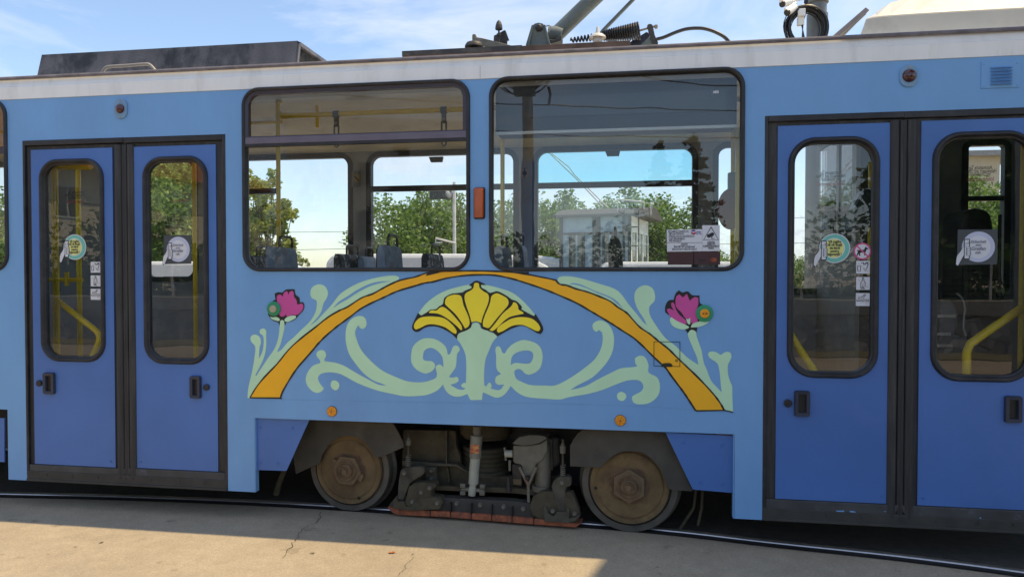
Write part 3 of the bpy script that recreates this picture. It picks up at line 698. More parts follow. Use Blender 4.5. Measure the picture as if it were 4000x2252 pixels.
for s_, pr in (('640,822 718,820 718,835 650,833', l3), ('770,825 800,824 828,834 822,846 778,846', l3), ('1090,828 1112,826 1108,835', l3), ('1997,885 2003,880 2012,895 2025,905 2020,917 2003,915', l4)):
    mb = MB(); mb.sheet([(PY(p_).x, PY(p_).z) for p_ in S('D3', s_)], -.0015); mb.build('paint_chip', M_LIGHT, pr)
# door surrounds and sills
for (xa, xb_, z0, xm) in ((-4.45, -2.815, .20, -3.617), (.855, 2.485, .19, XJ)):
    mb = MB(); z0 += .0
    mb.box(xa, xa + .019, -.004, .05, z0 + .04, 2.742); mb.box(xb_ - .024, xb_, -.004, .05, z0 + .04, 2.742); mb.box(xa + .0195, xm, -.006, .05, 2.705, 2.742); mb.box(xm, xb_ - .0245, -.003, .05, 2.702, 2.742)
    o = mb.build('door_surround', M_RUB, tram, bevel=.004)
    mb = MB(); mb.box(xa + .004, xb_ - .004, -.006, .06, z0, z0 + .078); mb.box(xa + .004, xb_ - .004, -.014, .0, z0, z0 + .018)
    o = mb.build('door_sill', mat('dusty_grey_sill', (0.045, 0.043, 0.038), .7, var=.25, vscale=8, bump=.2), tram, bevel=.004)
    for k in range(7): mb = MB(); mb.lathe([(.011, 0), (.009, .004), (.001, .004)], (xa + .17 + .215 * k + .03 * math.sin(k * 3.1), -.006, z0 + .052), (0, -1, 0), 10); mb.build('rivet', M_RUB2, o)

# ================================================================ stickers
def sticker(name, parent, y=-.004):
    return MB()
Ys = .026   # just in front of the door panes, behind the rubber
def hand_sticker(parent, ring, rot_px, centre, r, sx, words, style):
    q = PY(centre); x, z = q.x, q.z; mb = MB()
    if style == 'ro':
        mb.sheet(disc_poly(x, z, r, sx=sx), Ys - .0004, 0); mb.sheet(disc_poly(x, z, r * .94, sx=sx), Ys - .0008, 1); mb.sheet(disc_poly(x - r * .04, z, r * .70, sx=sx), Ys - .0012, 0); mb.sheet(disc_poly(x - r * .04, z, r * .64, sx=sx), Ys - .0016, 2)
    else:
        mb.sheet([(x - r * 1.28, z - r * 1.18), (x + r * 1.13, z - r * 1.15), (x + r * 1.15, z + r * 1.12), (x - r * 1.25, z + r * 1.14)], Ys, 5); mb.sheet(disc_poly(x, z, r, sx=sx), Ys - .0008, 3); mb.sheet(disc_poly(x, z - r * .02, r * .74, sx=sx), Ys - .0012, 0)
    hx = x - r * .88
    def H(pts): return [(hx + a_ * r, z + b_ * r) for a_, b_ in pts]
    arm = [(-.18, -.28), (-.05, -.02), (.12, .08), (.30, .30), (.42, .28), (.36, .14), (.20, .02), (.22, -.22), (.02, -.50), (-.34, -1.22), (-.46, -1.15), (-.40, -.60)]
    arm = [(a_ + .0, b_) for a_, b_ in arm]
    mb.sheet(smooth_loop(H([(a_ * 1.06 - .01, b_ * 1.04) for a_, b_ in arm]), 3), Ys - .0020, 4); mb.sheet(smooth_loop(H(arm), 3), Ys - .0024, 0)
    mb.sheet(H([(.00, -.82), (.36, -.80), (.36, .52), (.00, .52)]), Ys - .0028, 4); mb.sheet(H([(.05, -.76), (.31, -.75), (.31, .46), (.05, .46)]), Ys - .0032, 0)
    for k in range(4):
        mb.sheet(disc_poly(hx + r * .28, z + r * (-.08 - .14 * k), r * .085, 12, 1.9), Ys - .0036, 4); mb.sheet(disc_poly(hx + r * .28, z + r * (-.08 - .14 * k), r * .06, 12, 2.0), Ys - .0040, 0)
    mb.sheet(smooth_loop(H([(.0, .10), (.10, .22), (.30, .34), (.34, .24), (.18, .12), (.10, .0)]), 2), Ys - .0040, 4); mb.sheet(smooth_loop(H([(.02, .10), (.11, .20), (.28, .30), (.30, .25), (.18, .14), (.10, .03)]), 2), Ys - .0044, 0)
    if style == 'ro': text_into(mb, words, x, z + r * .02, Ys - .0046, r * .25, 4, bold=r * .006, sx=.82)
    else:
        for s_, dz, sz in words: text_into(mb, s_, x - r * .02, z + dz * r, Ys - .0046, r * sz, 6, shear=.25, bold=r * .006, sx=.85)
    mb.build('hold_on_sticker', [M_STICK, M_AQUA, M_LEMON, M_LILAC, M_INK, M_SMOKE, M_GINK], parent)
RO = 'Vă rugăm\nsă vă țineți\nde bară\npentru\nsiguranță !'
DE = (('Sicherheit', .33, .27), ('zum', .12, .24), ('Greifen', -.12, .34), ('nah.', -.37, .26))
def rad(cx_, cy_, ry): return (PY((cx_, cy_ - ry)).z - PY((cx_, cy_ + ry)).z) / 2
hand_sticker(l1, None, None, S('B0', '682,1001')[0], rad(282, 964, 50), 1.0, RO, 'ro')
hand_sticker(l2, None, None, S('B0', '1662,1022')[0], rad(688, 973, 49.5), 1.0, DE, 'de')
hand_sticker(l3, None, None, S('B3', '640,1012')[0], rad(3265, 969, 58), 1.0, RO, 'ro')
hand_sticker(l4, None, None, S('B3', '2005,998')[0], rad(3829, 963, 60), 1.0, DE, 'de')
def picto(parent, crop, box, kind):
    a, b, c, d = bounds(S(crop, box)); x = (a + b) / 2; z = (c + d) / 2; w_ = (b - a) / 2; h = (d - c) / 2
    mb = MB(); mb.sheet([(a, c), (b, c), (b, d), (a, d)], Ys - .001, 0)
    def Ln(pts, t=.10, y=-.002): ribbon(mb, [(x + u * w_, z + v * h) for u, v in pts], Ys + y, t * w_, 1)
    if kind == 'food':
        Ln([(-.8, .2), (-.75, -.65), (-.4, -.65), (-.35, .2), (-.8, .2)]); Ln([(.05, .78), (.1, .45), (.35, .5), (.5, .75), (.75, .5)], .16); Ln([(.75, .5), (.6, 0), (.35, -.6), (.1, -.2)]); Ln([(.35, .7), (.8, .75)], .1); Ln([(-.3, .6), (-.1, .75)], .1)
    elif kind == 'bottle':
        Ln([(-.15, .85), (.15, .85)]); Ln([(-.1, .85), (-.12, .45), (-.32, .1), (-.32, -.82), (.28, -.82)]); Ln([(.1, .85), (.12, .45), (.32, .1), (.3, -.5)], .1)
        text_into(mb, '%\nAlc', x - .02 * w_, z - h * .5, Ys - .003, h * .30, 1, bold=.0006)
    else:
        Ln([(-.85, -.25), (.85, -.25)], .09); Ln([(-.65, -.0), (.85, -.0), (.85, -.25)], .09); Ln([(-.85, 0), (-.85, -.25)]); Ln([(-.7, .15), (-.45, .35), (-.1, .42), (.1, .6), (.3, .85)], .10); Ln([(.0, .1), (.2, .4), (.45, .8)], .08)
    mb2 = [(x - .75 * w_, z + .65 * h), (x + .75 * w_, z - .65 * h)]; ribbon(mb, mb2, Ys - .004, .10 * w_, 2)
    mb.build('prohibition_sticker', [M_STICK, M_INK, M_SLASH], parent)
picto(l1, 'B0', '832,1141 926,1243', 'food'); picto(l1, 'B0', '832,1269 926,1373', 'bottle'); picto(l1, 'C0', '832,67 926,171', 'smoke')
picto(l3, 'B3', '845,1132 974,1252', 'food'); picto(l3, 'B3', '845,1284 974,1406', 'bottle'); picto(l3, 'C3', '842,107 972,230', 'smoke')
q = PY(S('B3', '904,1040')[0]); r_ = rad(3374, 980, 33); mb = MB(); mb.sheet(disc_poly(q.x, q.z, r_), Ys - .0005, 0); mb.sheet(disc_poly(q.x, q.z, r_ * .82), Ys - .001, 1)
dog = [(-.62, .28), (-.52, .05), (-.45, .16), (-.1, .14), (.18, .2), (.28, .42), (.38, .58), (.46, .42), (.68, .36), (.66, .27), (.45, .2), (.38, -.05), (.3, -.22), (.34, -.5), (.2, -.5), (.16, -.18), (-.2, -.16), (-.28, -.32), (-.2, -.55), (-.36, -.55), (-.42, -.3), (-.55, -.55), (-.68, -.52), (-.52, -.1), (-.6, .08)]
mb.sheet([(q.x + a_ * r_, q.z + b_ * r_) for a_, b_ in dog], Ys - .0015, 2); ribbon(mb, [(q.x - r_ * .62, q.z + r_ * .62), (q.x + r_ * .62, q.z - r_ * .62)], Ys - .002, r_ * .16, 0)
mb.build('no_dogs_sticker', [M_PROHIB, M_STICK, M_INK], l3)
def german(parent, lines, scale):
    mb = MB()
    for s_, px_, py_, mi, wpx in lines:
        q = PY((px_, py_)); wid = PY((px_ + wpx / 2, py_)).x - PY((px_ - wpx / 2, py_)).x
        sz = .036 * scale; text_into(mb, s_, q.x, q.z, Ys + .012, sz, mi, mirror_x=True, sx=wid / (len(s_) * sz * .50), bold=.0004)
    mb.build('mirrored_lettering', [M_INK, M_RINK], parent)
def gl(c, rows):
    return [(s_, ) + S(c, '%f,%f' % (x_, y_))[0] + (mi, w_ / 2.417) for s_, x_, y_, mi, w_ in rows]
german(l3, gl('B3', [('Automatische Tür', 607, 293, 0, 220), ('Haltewunsch und Öffnen', 607, 324, 0, 310), ('mit Druckknopf', 607, 354, 0, 195), ('Schließen automatisch', 606, 400, 1, 282)]), .95)
german(l4, gl('B3', [('Automatische Tür', 2035, 245, 0, 238), ('Haltewunsch und Öffnen', 2036, 278, 0, 330), ('mit Druckknopf', 2034, 309, 0, 210), ('Schließen automatisch', 2036, 355, 1, 302)]), 1.0)
german(l1, gl('B0', [('Automatische Tür', 680, 480, 0, 160), ('Haltewunsch und Öffnen', 670, 505, 0, 200), ('mit Druckknopf', 668, 530, 0, 130), ('Schließen automatisch', 672, 570, 1, 200)]), .85)
german(l2, gl('B0', [('Haltewunsch und Öffnen', 1660, 493, 0, 200), ('mit Druckknopf', 1665, 519, 0, 140), ('Schließen automatisch', 1662, 557, 1, 200)]), .85)
# notices in the second window
def quad(mb, c, s_, y, mi):
    mb.sheet([(q.x, q.z) for q in (PY(p_) for p_ in S(c, s_))], y, mi)
def line(mb, c, x_, y_, s_, wd, y, mi, h=.021, bold=.0003, al='LEFT'):
    q = PY(S(c, '%f,%f' % (x_, y_))[0]); q2 = PY(S(c, '%f,%f' % (x_ + wd, y_))[0]); wid = q2.x - q.x
    text_into(mb, s_, q.x + (wid / 2 if al == 'CENTER' else 0), q.z, y, h, mi, align=al, sx=wid / (len(s_) * h * .53), bold=bold)
mb = MB(); quad(mb, 'B2', '1462,838 1797,832 1797,1040 1465,1045', .012, 0); ribbon(mb, [(PY(p_).x, PY(p_).z) for p_ in S('B2', '1463,962 1797,960')], .0115, .003, 2)
for x_, y_, s_, wd, al in ((1476, 857, 'RECLAMAȚII, SUGESTII OTL:', 210, 'LEFT'), (1476, 879, '- SMS la tel: 0728 556 612', 195, 'LEFT'), (1476, 901, '- WhatsApp scrise și vocale 0728 556 612', 305, 'LEFT'), (1476, 923, '- E-mail: relatii.publice@otl.ro', 220, 'LEFT'), (1476, 944, '- Web: www.otlra.ro', 145, 'LEFT'),
                           (1595, 979, 'ATENȚIE!', 66, 'CENTER'), (1500, 999, 'Biletul SMS 7429 se achiziționează', 258, 'CENTER'), (1472, 1021, 'înainte de urcare în mijlocul de transport!', 315, 'CENTER')):
    line(mb, 'B2', x_, y_, s_, wd, .0112, 1, al=al)
line(mb, 'B2', 1740, 870, 'OTL', 42, .0112, 3, h=.028, bold=.001)
q = PY(S('B2', '1714,860')[0]); mb.sheet(disc_poly(q.x, q.z, .016), .0112, 3); mb.sheet(disc_poly(q.x + .003, q.z - .004, .012, sx=1.1), .0108, 4); ribbon(mb, [(q.x - .015, q.z + .004), (q.x, q.z - .002), (q.x + .016, q.z + .004)], .0104, .005, 0)
mb.build('passenger_notice', [M_STICK, M_INK, M_GINK, mat('blue_ink', (.05, .08, .35), .5), mat('scarlet_ink', (.5, .04, .05), .5)], w2)
mb = MB(); quad(mb, 'B2', '1799,796 1964,794 1964,1038 1799,1040', .012, 0)
tri = [(PY(p_).x, PY(p_).z) for p_ in S('B2', '1882,812 1952,932 1810,934 1882,812')]; ribbon(mb, tri, .0114, .005, 1)
for poly in ('1842,885 1895,862 1912,872 1905,895 1860,915 1842,905', '1884,905 1892,903 1894,920 1915,918 1915,923 1885,924'): mb.sheet([(PY(p_).x, PY(p_).z) for p_ in S('B2', poly)], .0112, 1)
for x_, y_, s_, wd in ((1846, 957, 'ATENȚIE!', 72), (1844, 976, 'OBIECTIV', 76), (1815, 995, 'SUPRAVEGHEAT', 133), (1856, 1014, 'VIDEO', 52)): line(mb, 'B2', x_, y_, s_, wd, .0112, 1, al='CENTER', h=.018, bold=.0005)
mb.build('camera_warning_notice', [M_STICK, M_INK], w2)
mb = MB(); mb.sheet([(PY(p_).x, PY(p_).z) for p_ in S('B2', '1472,1047 1713,1047 1713,1168 1472,1168')], .012, 0); mb.build('card_sticker', [M_MAROON], w2)
mb = MB(); mb.sheet([(PY(p_).x, PY(p_).z) for p_ in S('B2', '1722,1045 1970,1045 1968,1167 1722,1167')], .012, 0)
line(mb, 'B2', 1762, 1128, 'VISA', 68, .0112, 1, h=.03, bold=.001, al='CENTER')
q = PY(S('B2', '1893,1122')[0]); mb.sheet(disc_poly(q.x, q.z, .014), .0112, 2); q = PY(S('B2', '1914,1122')[0]); mb.sheet(disc_poly(q.x, q.z, .014), .0108, 3)
mb.build('card_sticker', [M_MAROON, M_INK, mat('dull_red_ink', (.22, .03, .02), .5), mat('dull_orange_ink', (.30, .07, .02), .5)], w2)
mb = MB(); line(mb, 'A2', 1905, 867, 'AEG', 45, .013, 0, h=.022, bold=.0012, al='CENTER'); mb.build('glass_mark', [M_STICK], w2)

# ================================================================ the mural, painted on the side wall
YM = -.0012
def poly(c, s_): return [(PY(p_).x, PY(p_).z) for p_ in S(c, s_)]
def px_poly(pts): return [(PY(p_).x, PY(p_).z) for p_ in pts]
arch_up = S('C1', '0,1000 80,900 200,775 310,640 430,530 560,430 680,335 790,270 860,240 1000,150 1100,115 1200,60 1310,5') + S('B1', '1400,1305 1500,1285 1600,1250 1660,1236 1720,1232 1900,1228 2000,1226 2200,1228') + S('B2', '0,1240 160,1262 250,1280 415,1315 430,1335 460,1355 515,1362') + S('C2', '600,65 710,95 830,140 930,185 1000,240 1080,290 1140,355 1210,430 1300,490 1385,560 1480,635 1555,710 1640,790 1760,905 1850,1000 1920,1080 1970,1150 2003,1210')
arch_lo = S('C1', '232,1095 250,1040 300,950 350,870 400,800 470,720 540,640 590,580 660,510 760,425 890,330 980,260 1090,200 1200,150 1330,90 1480,45 1600,10') + S('B1', '1670,1330 1800,1295 1950,1272 2100,1263 2260,1268') + S('B2', '0,1300 100,1330') + S('C2', '250,50 370,95 500,150 620,205 740,275 860,345 950,400 1050,465 1150,530 1240,610 1320,690 1400,765 1450,810 1500,880 1560,960 1620,1040 1680,1130 1735,1215')
up = smooth_loop(px_poly(S('C1', '-55,1092') + arch_up), 3, closed=False); lo = smooth_loop(px_poly(arch_lo), 3, closed=False)
mural = MB()
g1 = S('C1', '-80,1095 -72,1000 -37,850 -12,700 -7,610 -47,560 -49,520 -27,500 0,498 35,520 48,570 35,620 28,725 60,660 72,590 68,510 38,485 36,455 65,438 95,455 97,500 97,610 80,700 45,785 10,850 -5,880 4,886 60,800 120,710 170,640 200,570 218,490 225,400 232,365 250,358 268,370 270,430 255,500 235,580 205,650 200,665 240,640 300,570 360,520 430,450 480,405 520,360 560,290 575,220 570,175 530,155 513,115 525,60 565,30 610,24 655,45 680,100 670,150 640,200 620,270 600,310 560,360 512,412 570,370 640,295 720,210 780,130 850,75 930,30 1000,0 1100,-30 1200,-50 1310,-59 1352,-45 1348,-25 1290,12')
k_ = len(S('C1', '1 ,1'.replace(' ', '')))
arch_first = S('C1', '0,1000 80,900 200,775 310,640 430,530 560,430 680,335 790,270 860,240 1000,150 1100,115 1200,60')
g1w = smooth_loop(px_poly(g1), 3) 
g1_full = px_poly(g1 + arch_first[::-1] + S('C1', '-55,1092'))
green = smooth_loop(g1_full, 3)
mint = MB(); mint.sheet(green, YM); mint.build('mural_stem', M_MINT, tram); mint = MB()
g2 = S('C2', '430,-19 445,-44 500,-54 600,-44 720,-14 850,26 930,50 1000,85 1050,140 1100,210 1150,270 1200,330 1240,380 1275,408 1240,340 1200,280 1170,220 1155,150 1165,90 1210,45 1270,33 1325,60 1350,120 1345,180 1300,230 1295,280 1310,330 1340,380 1400,470 1460,540 1540,600 1640,700 1700,745 1760,782 1745,710 1715,640 1690,580 1665,520 1662,480 1700,452 1735,470 1745,520 1770,590 1790,650 1810,760 1840,830 1880,930 1930,990 1980,1040 1972,980 1965,900 1955,820 1935,765 1870,720 1850,685 1865,660 1920,660 1970,690 2020,660 2060,665 2073,700 2060,740 2040,780 2040,870 2060,940 2078,980 2080,1050 2083,1150 2087,1225 2003,1210')
g2b = S('C2', '1970,1150 1920,1080 1850,1000 1760,905 1640,790 1555,710 1480,635 1385,560 1300,490 1210,430 1140,355 1080,290 1000,240 930,185 830,140 710,95 600,65 515,35 460,28 425,5')
mint.sheet(smooth_loop(px_poly(g2 + g2b), 3), YM); mint.build('mural_stem', M_MINT, tram)
scroll = S('F', '0,885 60,898 170,907 380,895 470,875 570,830 630,780 667,732 680,780 730,855 790,895 850,912 930,905 1015,873 1060,955 1100,960 1228,957 1232,890 1240,850 1300,875 1420,925 1490,918 1550,880 1600,820 1637,758 1720,840 1820,900 1920,925 2130,942 2350,952 2450,925 2576,900') + \
    S('C2', '700,1060 850,1020 950,980 1090,930 1200,930 1240,980 1220,1030 1140,1075 1132,1100 1150,1140 1200,1155 1300,1140 1380,1070 1397,980 1370,900 1290,855 1290,790 1270,730 1240,700 1200,697 1160,720 1165,770 1185,795 1150,803 1030,815 950,850 800,925 690,985 550,1020 620,975 760,900 880,780 940,680 963,580 955,480 910,400 850,365 800,370 762,400 768,450 795,473 820,455 850,480 855,560 835,640 780,730 700,800 604,870') + \
    S('F', '2430,680 2270,752 2140,752 1980,750 1900,740 1800,700 1720,655 1697,600 1690,550 1720,522 1750,515 1790,525 1840,575 1890,597 1930,590 2000,560 2060,500 2090,410 2095,300 2060,200 1980,135 1830,98 1740,120 1650,170 1590,230 1553,290 1535,290 1515,275 1495,215 1465,185 1430,200 1418,250 1428,320 1430,480 1450,540 1500,585 1430,625 1413,680 1430,725 1470,742 1545,735 1495,805 1450,818 1350,795 1365,760 1350,715 1325,712 1300,740 1293,765 1258,750 1255,600 1265,450 1280,365 1330,240 1380,130 1443,50') + \
    S('C1', '2250,485 2200,470 2170,440 2120,435 2110,400 2080,385 2040,400 2028,430 2000,450 1950,465 1905,495 1898,530') + \
    S('F', '868,90 920,160 985,300 1000,450 995,715 960,715 925,745 940,775 990,792 955,812 900,810 850,790 770,742 860,710 890,680 880,635 850,628 800,640 750,628 800,560 850,480 868,300 905,245 890,195 850,177 810,195 765,300 732,305 715,220 660,150 560,90 455,72 350,90 235,190 207,320 215,430 280,520 400,578 480,562 530,520 552,460 510,405 430,398 385,380 377,340 400,250 475,212 550,230 620,290 660,360 672,490 630,452 590,455 560,490 577,575 570,630 520,665 370,705 160,692 0,635') + \
    S('C1', '1200,840 1100,760 1000,650 950,540 937,470 965,408 990,440 1020,440 1043,410 1040,360 1015,328 970,322 910,345 865,400 847,480 850,570 880,680 940,770 1010,855 1100,925 1190,960 1232,978 1160,970 1080,930 950,860 830,790 740,760 650,748 645,735 663,695 650,655 620,643 585,655 570,690 605,740 608,765 540,790 490,850 470,920 490,985 540,1035 585,1047 630,1025 640,1000 600,950 587,900 620,865 700,853 800,870 960,955 1150,1025')
hole = S('F', '1637,460 1650,360 1690,300 1780,260 1850,250 1930,262 1962,310 1950,380 1900,437 1700,428')
filled('mural_scrollwork', [smooth_loop(px_poly(scroll), 3), smooth_loop(px_poly(hole), 4)], YM - .0004, .0006, M_MINT, tram)
for c, s_ in (('C1', '747,929 780,950 787,985 770,1015 745,1022 715,1000 706,965 718,935'), ('C2', '1035,1037 1070,1055 1080,1082 1060,1115 1035,1123 1005,1110 991,1078 1003,1048')):
    mint = MB(); mint.sheet(smooth_loop(poly(c, s_), 4), YM); mint.build('mural_dot', M_MINT, tram)
mint = MB(); mint.sheet(smooth_loop(poly('C1', '1535,295 1600,210 1700,130 1800,80 1900,50 2000,28 2090,20 2200,35 2300,60 2417,100 2510,170 2587,250 2635,310 2622,332 2560,318 2480,240 2350,200 2200,180 1900,170 1730,260 1560,318'), 3), YM)
mint.build('mural_crescent', M_MINT, tram)
blue = MB(); blue.sheet(smooth_loop(poly('C1', '728,248 780,190 860,140 950,80 1060,25 1150,0 1275,-7 1160,15 1070,45 960,100 870,160 790,205'), 3), YM - .0012); blue.build('mural_leaf_vein', M_LIGHT, tram); blue = MB()
blue.sheet(smooth_loop(poly('C2', '540,22 580,12 660,30 780,85 900,130 980,175 1045,245 1000,212 930,155 800,102 700,57 600,26'), 3), YM - .0012)
blue.build('mural_leaf_vein', M_LIGHT, tram)
org = MB()
n = min(len(up), len(lo))
def resample(pts, n):
    L = [0]
    for i in range(1, len(pts)): L.append(L[-1] + math.dist(pts[i], pts[i - 1]))
    o = []; j = 0
    for k in range(n):
        t = L[-1] * k / (n - 1)
        while j < len(L) - 2 and L[j + 1] < t: j += 1
        f_ = (t - L[j]) / max(1e-9, L[j + 1] - L[j]); o.append((pts[j][0] + (pts[j + 1][0] - pts[j][0]) * f_, pts[j][1] + (pts[j + 1][1] - pts[j][1]) * f_))
    return o
org.sheet(up + lo[::-1], YM - .0016); ar = org.build('mural_arch', M_ORANGE, tram)
ink = MB()
rnd = random.Random(4)
def brush(pts, wd, y): 
    ribbon(ink, pts, y, [wd * (0.75 + .5 * rnd.random()) for _ in pts])
brush(up, .0105, YM - .0022); brush(lo, .0105, YM - .0022)
brush([up[0], lo[0], (lo[0][0] + .010, lo[0][1] - .004)], .010, YM - .0024); brush([lo[-1], up[-1]] + poly('C2', '2060,1222 2085,1228'), .009, YM - .0024)
for c, s_ in (('B1', '1630,1236 1690,1236 1740,1243 1660,1262 1600,1275'), ('B2', '-20,1236 160,1236 158,1262 60,1250')): ink.sheet(poly(c, s_), YM - .0026)
ink.build('outline', M_BLACK, ar)
# shell flower
mb = MB(); mb.sheet(smooth_loop(poly('C1', '1475,440 1480,400 1530,293 1560,318 1610,290 1650,262 1700,258 1730,230 1765,210 1775,160 1800,135 1850,112 1950,100 1970,85 2035,60 2036,42 2010,34 2060,-4 2090,-11 2130,6 2175,31 2150,30 2125,28 2130,55 2170,75 2210,105 2270,88 2320,105 2380,140 2417,168 2457,180 2490,210 2512,240 2505,258 2560,290 2625,322 2640,302 2667,345 2707,420 2712,460 2687,493 2647,480 2567,430 2507,413 2457,425 2400,448 2340,480 2280,515 2240,480 2190,460 2130,440 2120,400 2080,375 2040,385 2030,430 1970,465 1910,490 1898,540 1860,500 1800,460 1720,425 1640,420 1580,440 1540,468 1500,468'), 2), YM - .0016)
sh = mb.build('mural_shell', M_BLACK, tram)
for s_ in ('2060,20 2080,8 2105,15 2112,55 2150,90 2190,115 2200,160 2185,220 2160,280 2135,350 2128,388 2080,372 2035,380 2020,320 1985,220 1970,150 1980,110 2030,80 2055,55',
           '1785,200 1800,150 1850,125 1910,122 1940,140 1960,220 2000,310 2018,380 2005,420 1975,440 1940,380 1880,300 1800,225',
           '1633,285 1660,268 1705,270 1735,245 1770,237 1830,280 1890,345 1940,410 1948,450 1935,455 1890,410 1800,340 1720,300 1640,293',
           '1493,430 1500,390 1540,345 1600,328 1700,328 1780,345 1850,400 1895,460 1890,490 1860,480 1790,430 1700,403 1620,402 1550,435 1510,450',
           '2215,180 2225,135 2270,108 2320,125 2370,155 2385,185 2380,220 2330,280 2270,350 2210,425 2190,435 2145,420 2143,380 2165,310 2195,240',
           '2205,455 2260,390 2330,300 2400,240 2420,215 2430,192 2455,198 2475,230 2480,260 2520,285 2528,300 2480,310 2400,330 2340,370 2290,420 2235,463',
           '2275,460 2290,425 2360,375 2417,345 2500,332 2600,345 2660,390 2685,440 2670,465 2640,460 2580,430 2510,405 2417,415 2340,460 2290,480'):
    mb = MB(); mb.sheet(smooth_loop(poly('C1', s_), 3), YM - .0022); mb.build('petal', M_YEL, sh)
# tulips
def tulip(c, blk, pinks, calyx):
    mb = MB(); mb.sheet(smooth_loop(poly(c, blk), 3), YM - .0016); o = mb.build('mural_flower', M_BLACK, tram)
    for s_ in pinks: mb = MB(); mb.sheet(smooth_loop(poly(c, s_), 3), YM - .0022); mb.build('petal', M_PINK, o)
    for i, s_ in enumerate(calyx): mb = MB(); mb.sheet(smooth_loop(poly(c, s_), 3), YM - .0026 - .0003 * i); mb.build('sepal', M_MINT, o)
tulip('C1', '163,178 185,170 178,110 210,98 250,100 280,75 310,70 365,70 375,120 410,150 415,195 445,190 458,220 450,265 400,320 375,350 330,372 284,385 277,410 268,385 235,383 220,415 212,385 160,365 135,340 115,300 130,240',
      ['200,140 215,122 240,125 258,140 262,110 285,90 300,92 308,125 320,95 345,85 358,100 362,140 385,175 390,215 410,210 440,205 450,230 440,265 395,310 350,312 300,325 290,325 288,300 265,325 235,325 220,300 205,240 200,180'],
      ['135,325 160,335 190,330 222,345 228,362 215,370 180,362 150,350', '272,355 300,330 345,318 378,320 378,340 340,362 300,377 275,372', '232,370 250,358 268,372 268,420 228,420'])
tulip('C2', '1445,265 1450,220 1480,175 1525,170 1545,110 1575,80 1610,100 1660,90 1700,125 1770,128 1775,200 1800,215 1790,330 1760,380 1730,425 1750,432 1740,480 1700,450 1662,485 1637,455 1650,430 1600,400 1500,340 1490,320 1450,290',
      ['1545,220 1550,140 1580,118 1612,148 1650,113 1678,180 1720,145 1758,150 1758,210 1740,290 1755,370 1705,398 1690,380 1680,345 1640,345 1600,290 1560,250', '1460,265 1480,250 1530,272 1505,230 1503,200 1520,192 1535,215 1545,255 1580,310 1640,362 1652,390 1630,400 1560,370 1500,335'],
      ['1490,345 1505,333 1560,370 1640,405 1672,425 1660,440 1600,448 1530,425 1495,385', '1688,430 1700,400 1760,375 1820,370 1862,372 1830,400 1760,425', '1642,345 1660,352 1680,338 1683,390 1672,403 1658,390', '1662,485 1680,460 1700,452 1735,470 1740,510 1665,520'])

# ================================================================ lamps, buttons, hatch, louvre on the side wall
def oval(cx_, cz_, w_, h, n=8): return rrect(cx_ - w_, cx_ + w_, cz_ - h, cz_ + h, w_ * .98, n)
for c, ctr, ww, hh, rr in (('A0', (1145, 1030), .052, .072, .034), ('A3', (1328, 720), .052, .067, .040)):
    q = PY(S(c, '%d,%d' % ctr)[0]); mb = MB(); mb.prism(oval(q.x, q.z, ww, hh), -.012, 0.001); o = mb.build('door_lamp', mat('grey_blue_lamp_plate', (0.20, 0.36, 0.55), .45), tram, bevel=.003)
    mb = MB(); mb.lathe([(rr, 0), (rr * .95, .010), (rr * .7, .020), (rr * .35, .025), (.001, .026)], (q.x, -.012, q.z), (0, -1, 0), 24); mb.build('lamp_lens', M_RED, o, smooth=True)
    for s_ in (-1, 1):
        mb = MB(); mb.lathe([(.007, 0), (.006, .003), (.001, .003)], (q.x, -.012, q.z + s_ * hh * .8), (0, -1, 0), 10); mb.build('screw', M_STEEL, o)
a, b, c, d = bounds(S('A3', '2012,565 2372,825')); mb = MB(); mb.box(a, b, -.006, .001, c, d - .012); lv = mb.build('louvre_plate', M_LIGHT, tram, bevel=.002)
xa, xb_, z0, z1_ = bounds(S('A3', '2098,622 2290,797')); st = (z1_ - z0) / 6
for k in range(6):
    zz = z0 + st * k - .004; mb = MB(); mb.add([(xa, -.007, zz + st * .85), (xb_, -.007, zz + st * .85), (xb_, -.026, zz + st * .25), (xa, -.026, zz + st * .25), (xa, -.007, zz + st * .15), (xb_, -.007, zz + st * .15)], [(0, 3, 2, 1), (3, 4, 5, 2), (0, 4, 3), (1, 2, 5)]); mb.build('louvre', M_LIGHT, lv)
for u in (a + .014, b - .014):
    for v in (c + .015, d - .028):
        mb = MB(); mb.lathe([(.007, 0), (.005, .003), (.001, .003)], (u, -.006, v), (0, -1, 0), 10); mb.build('screw', M_LIGHT, lv)
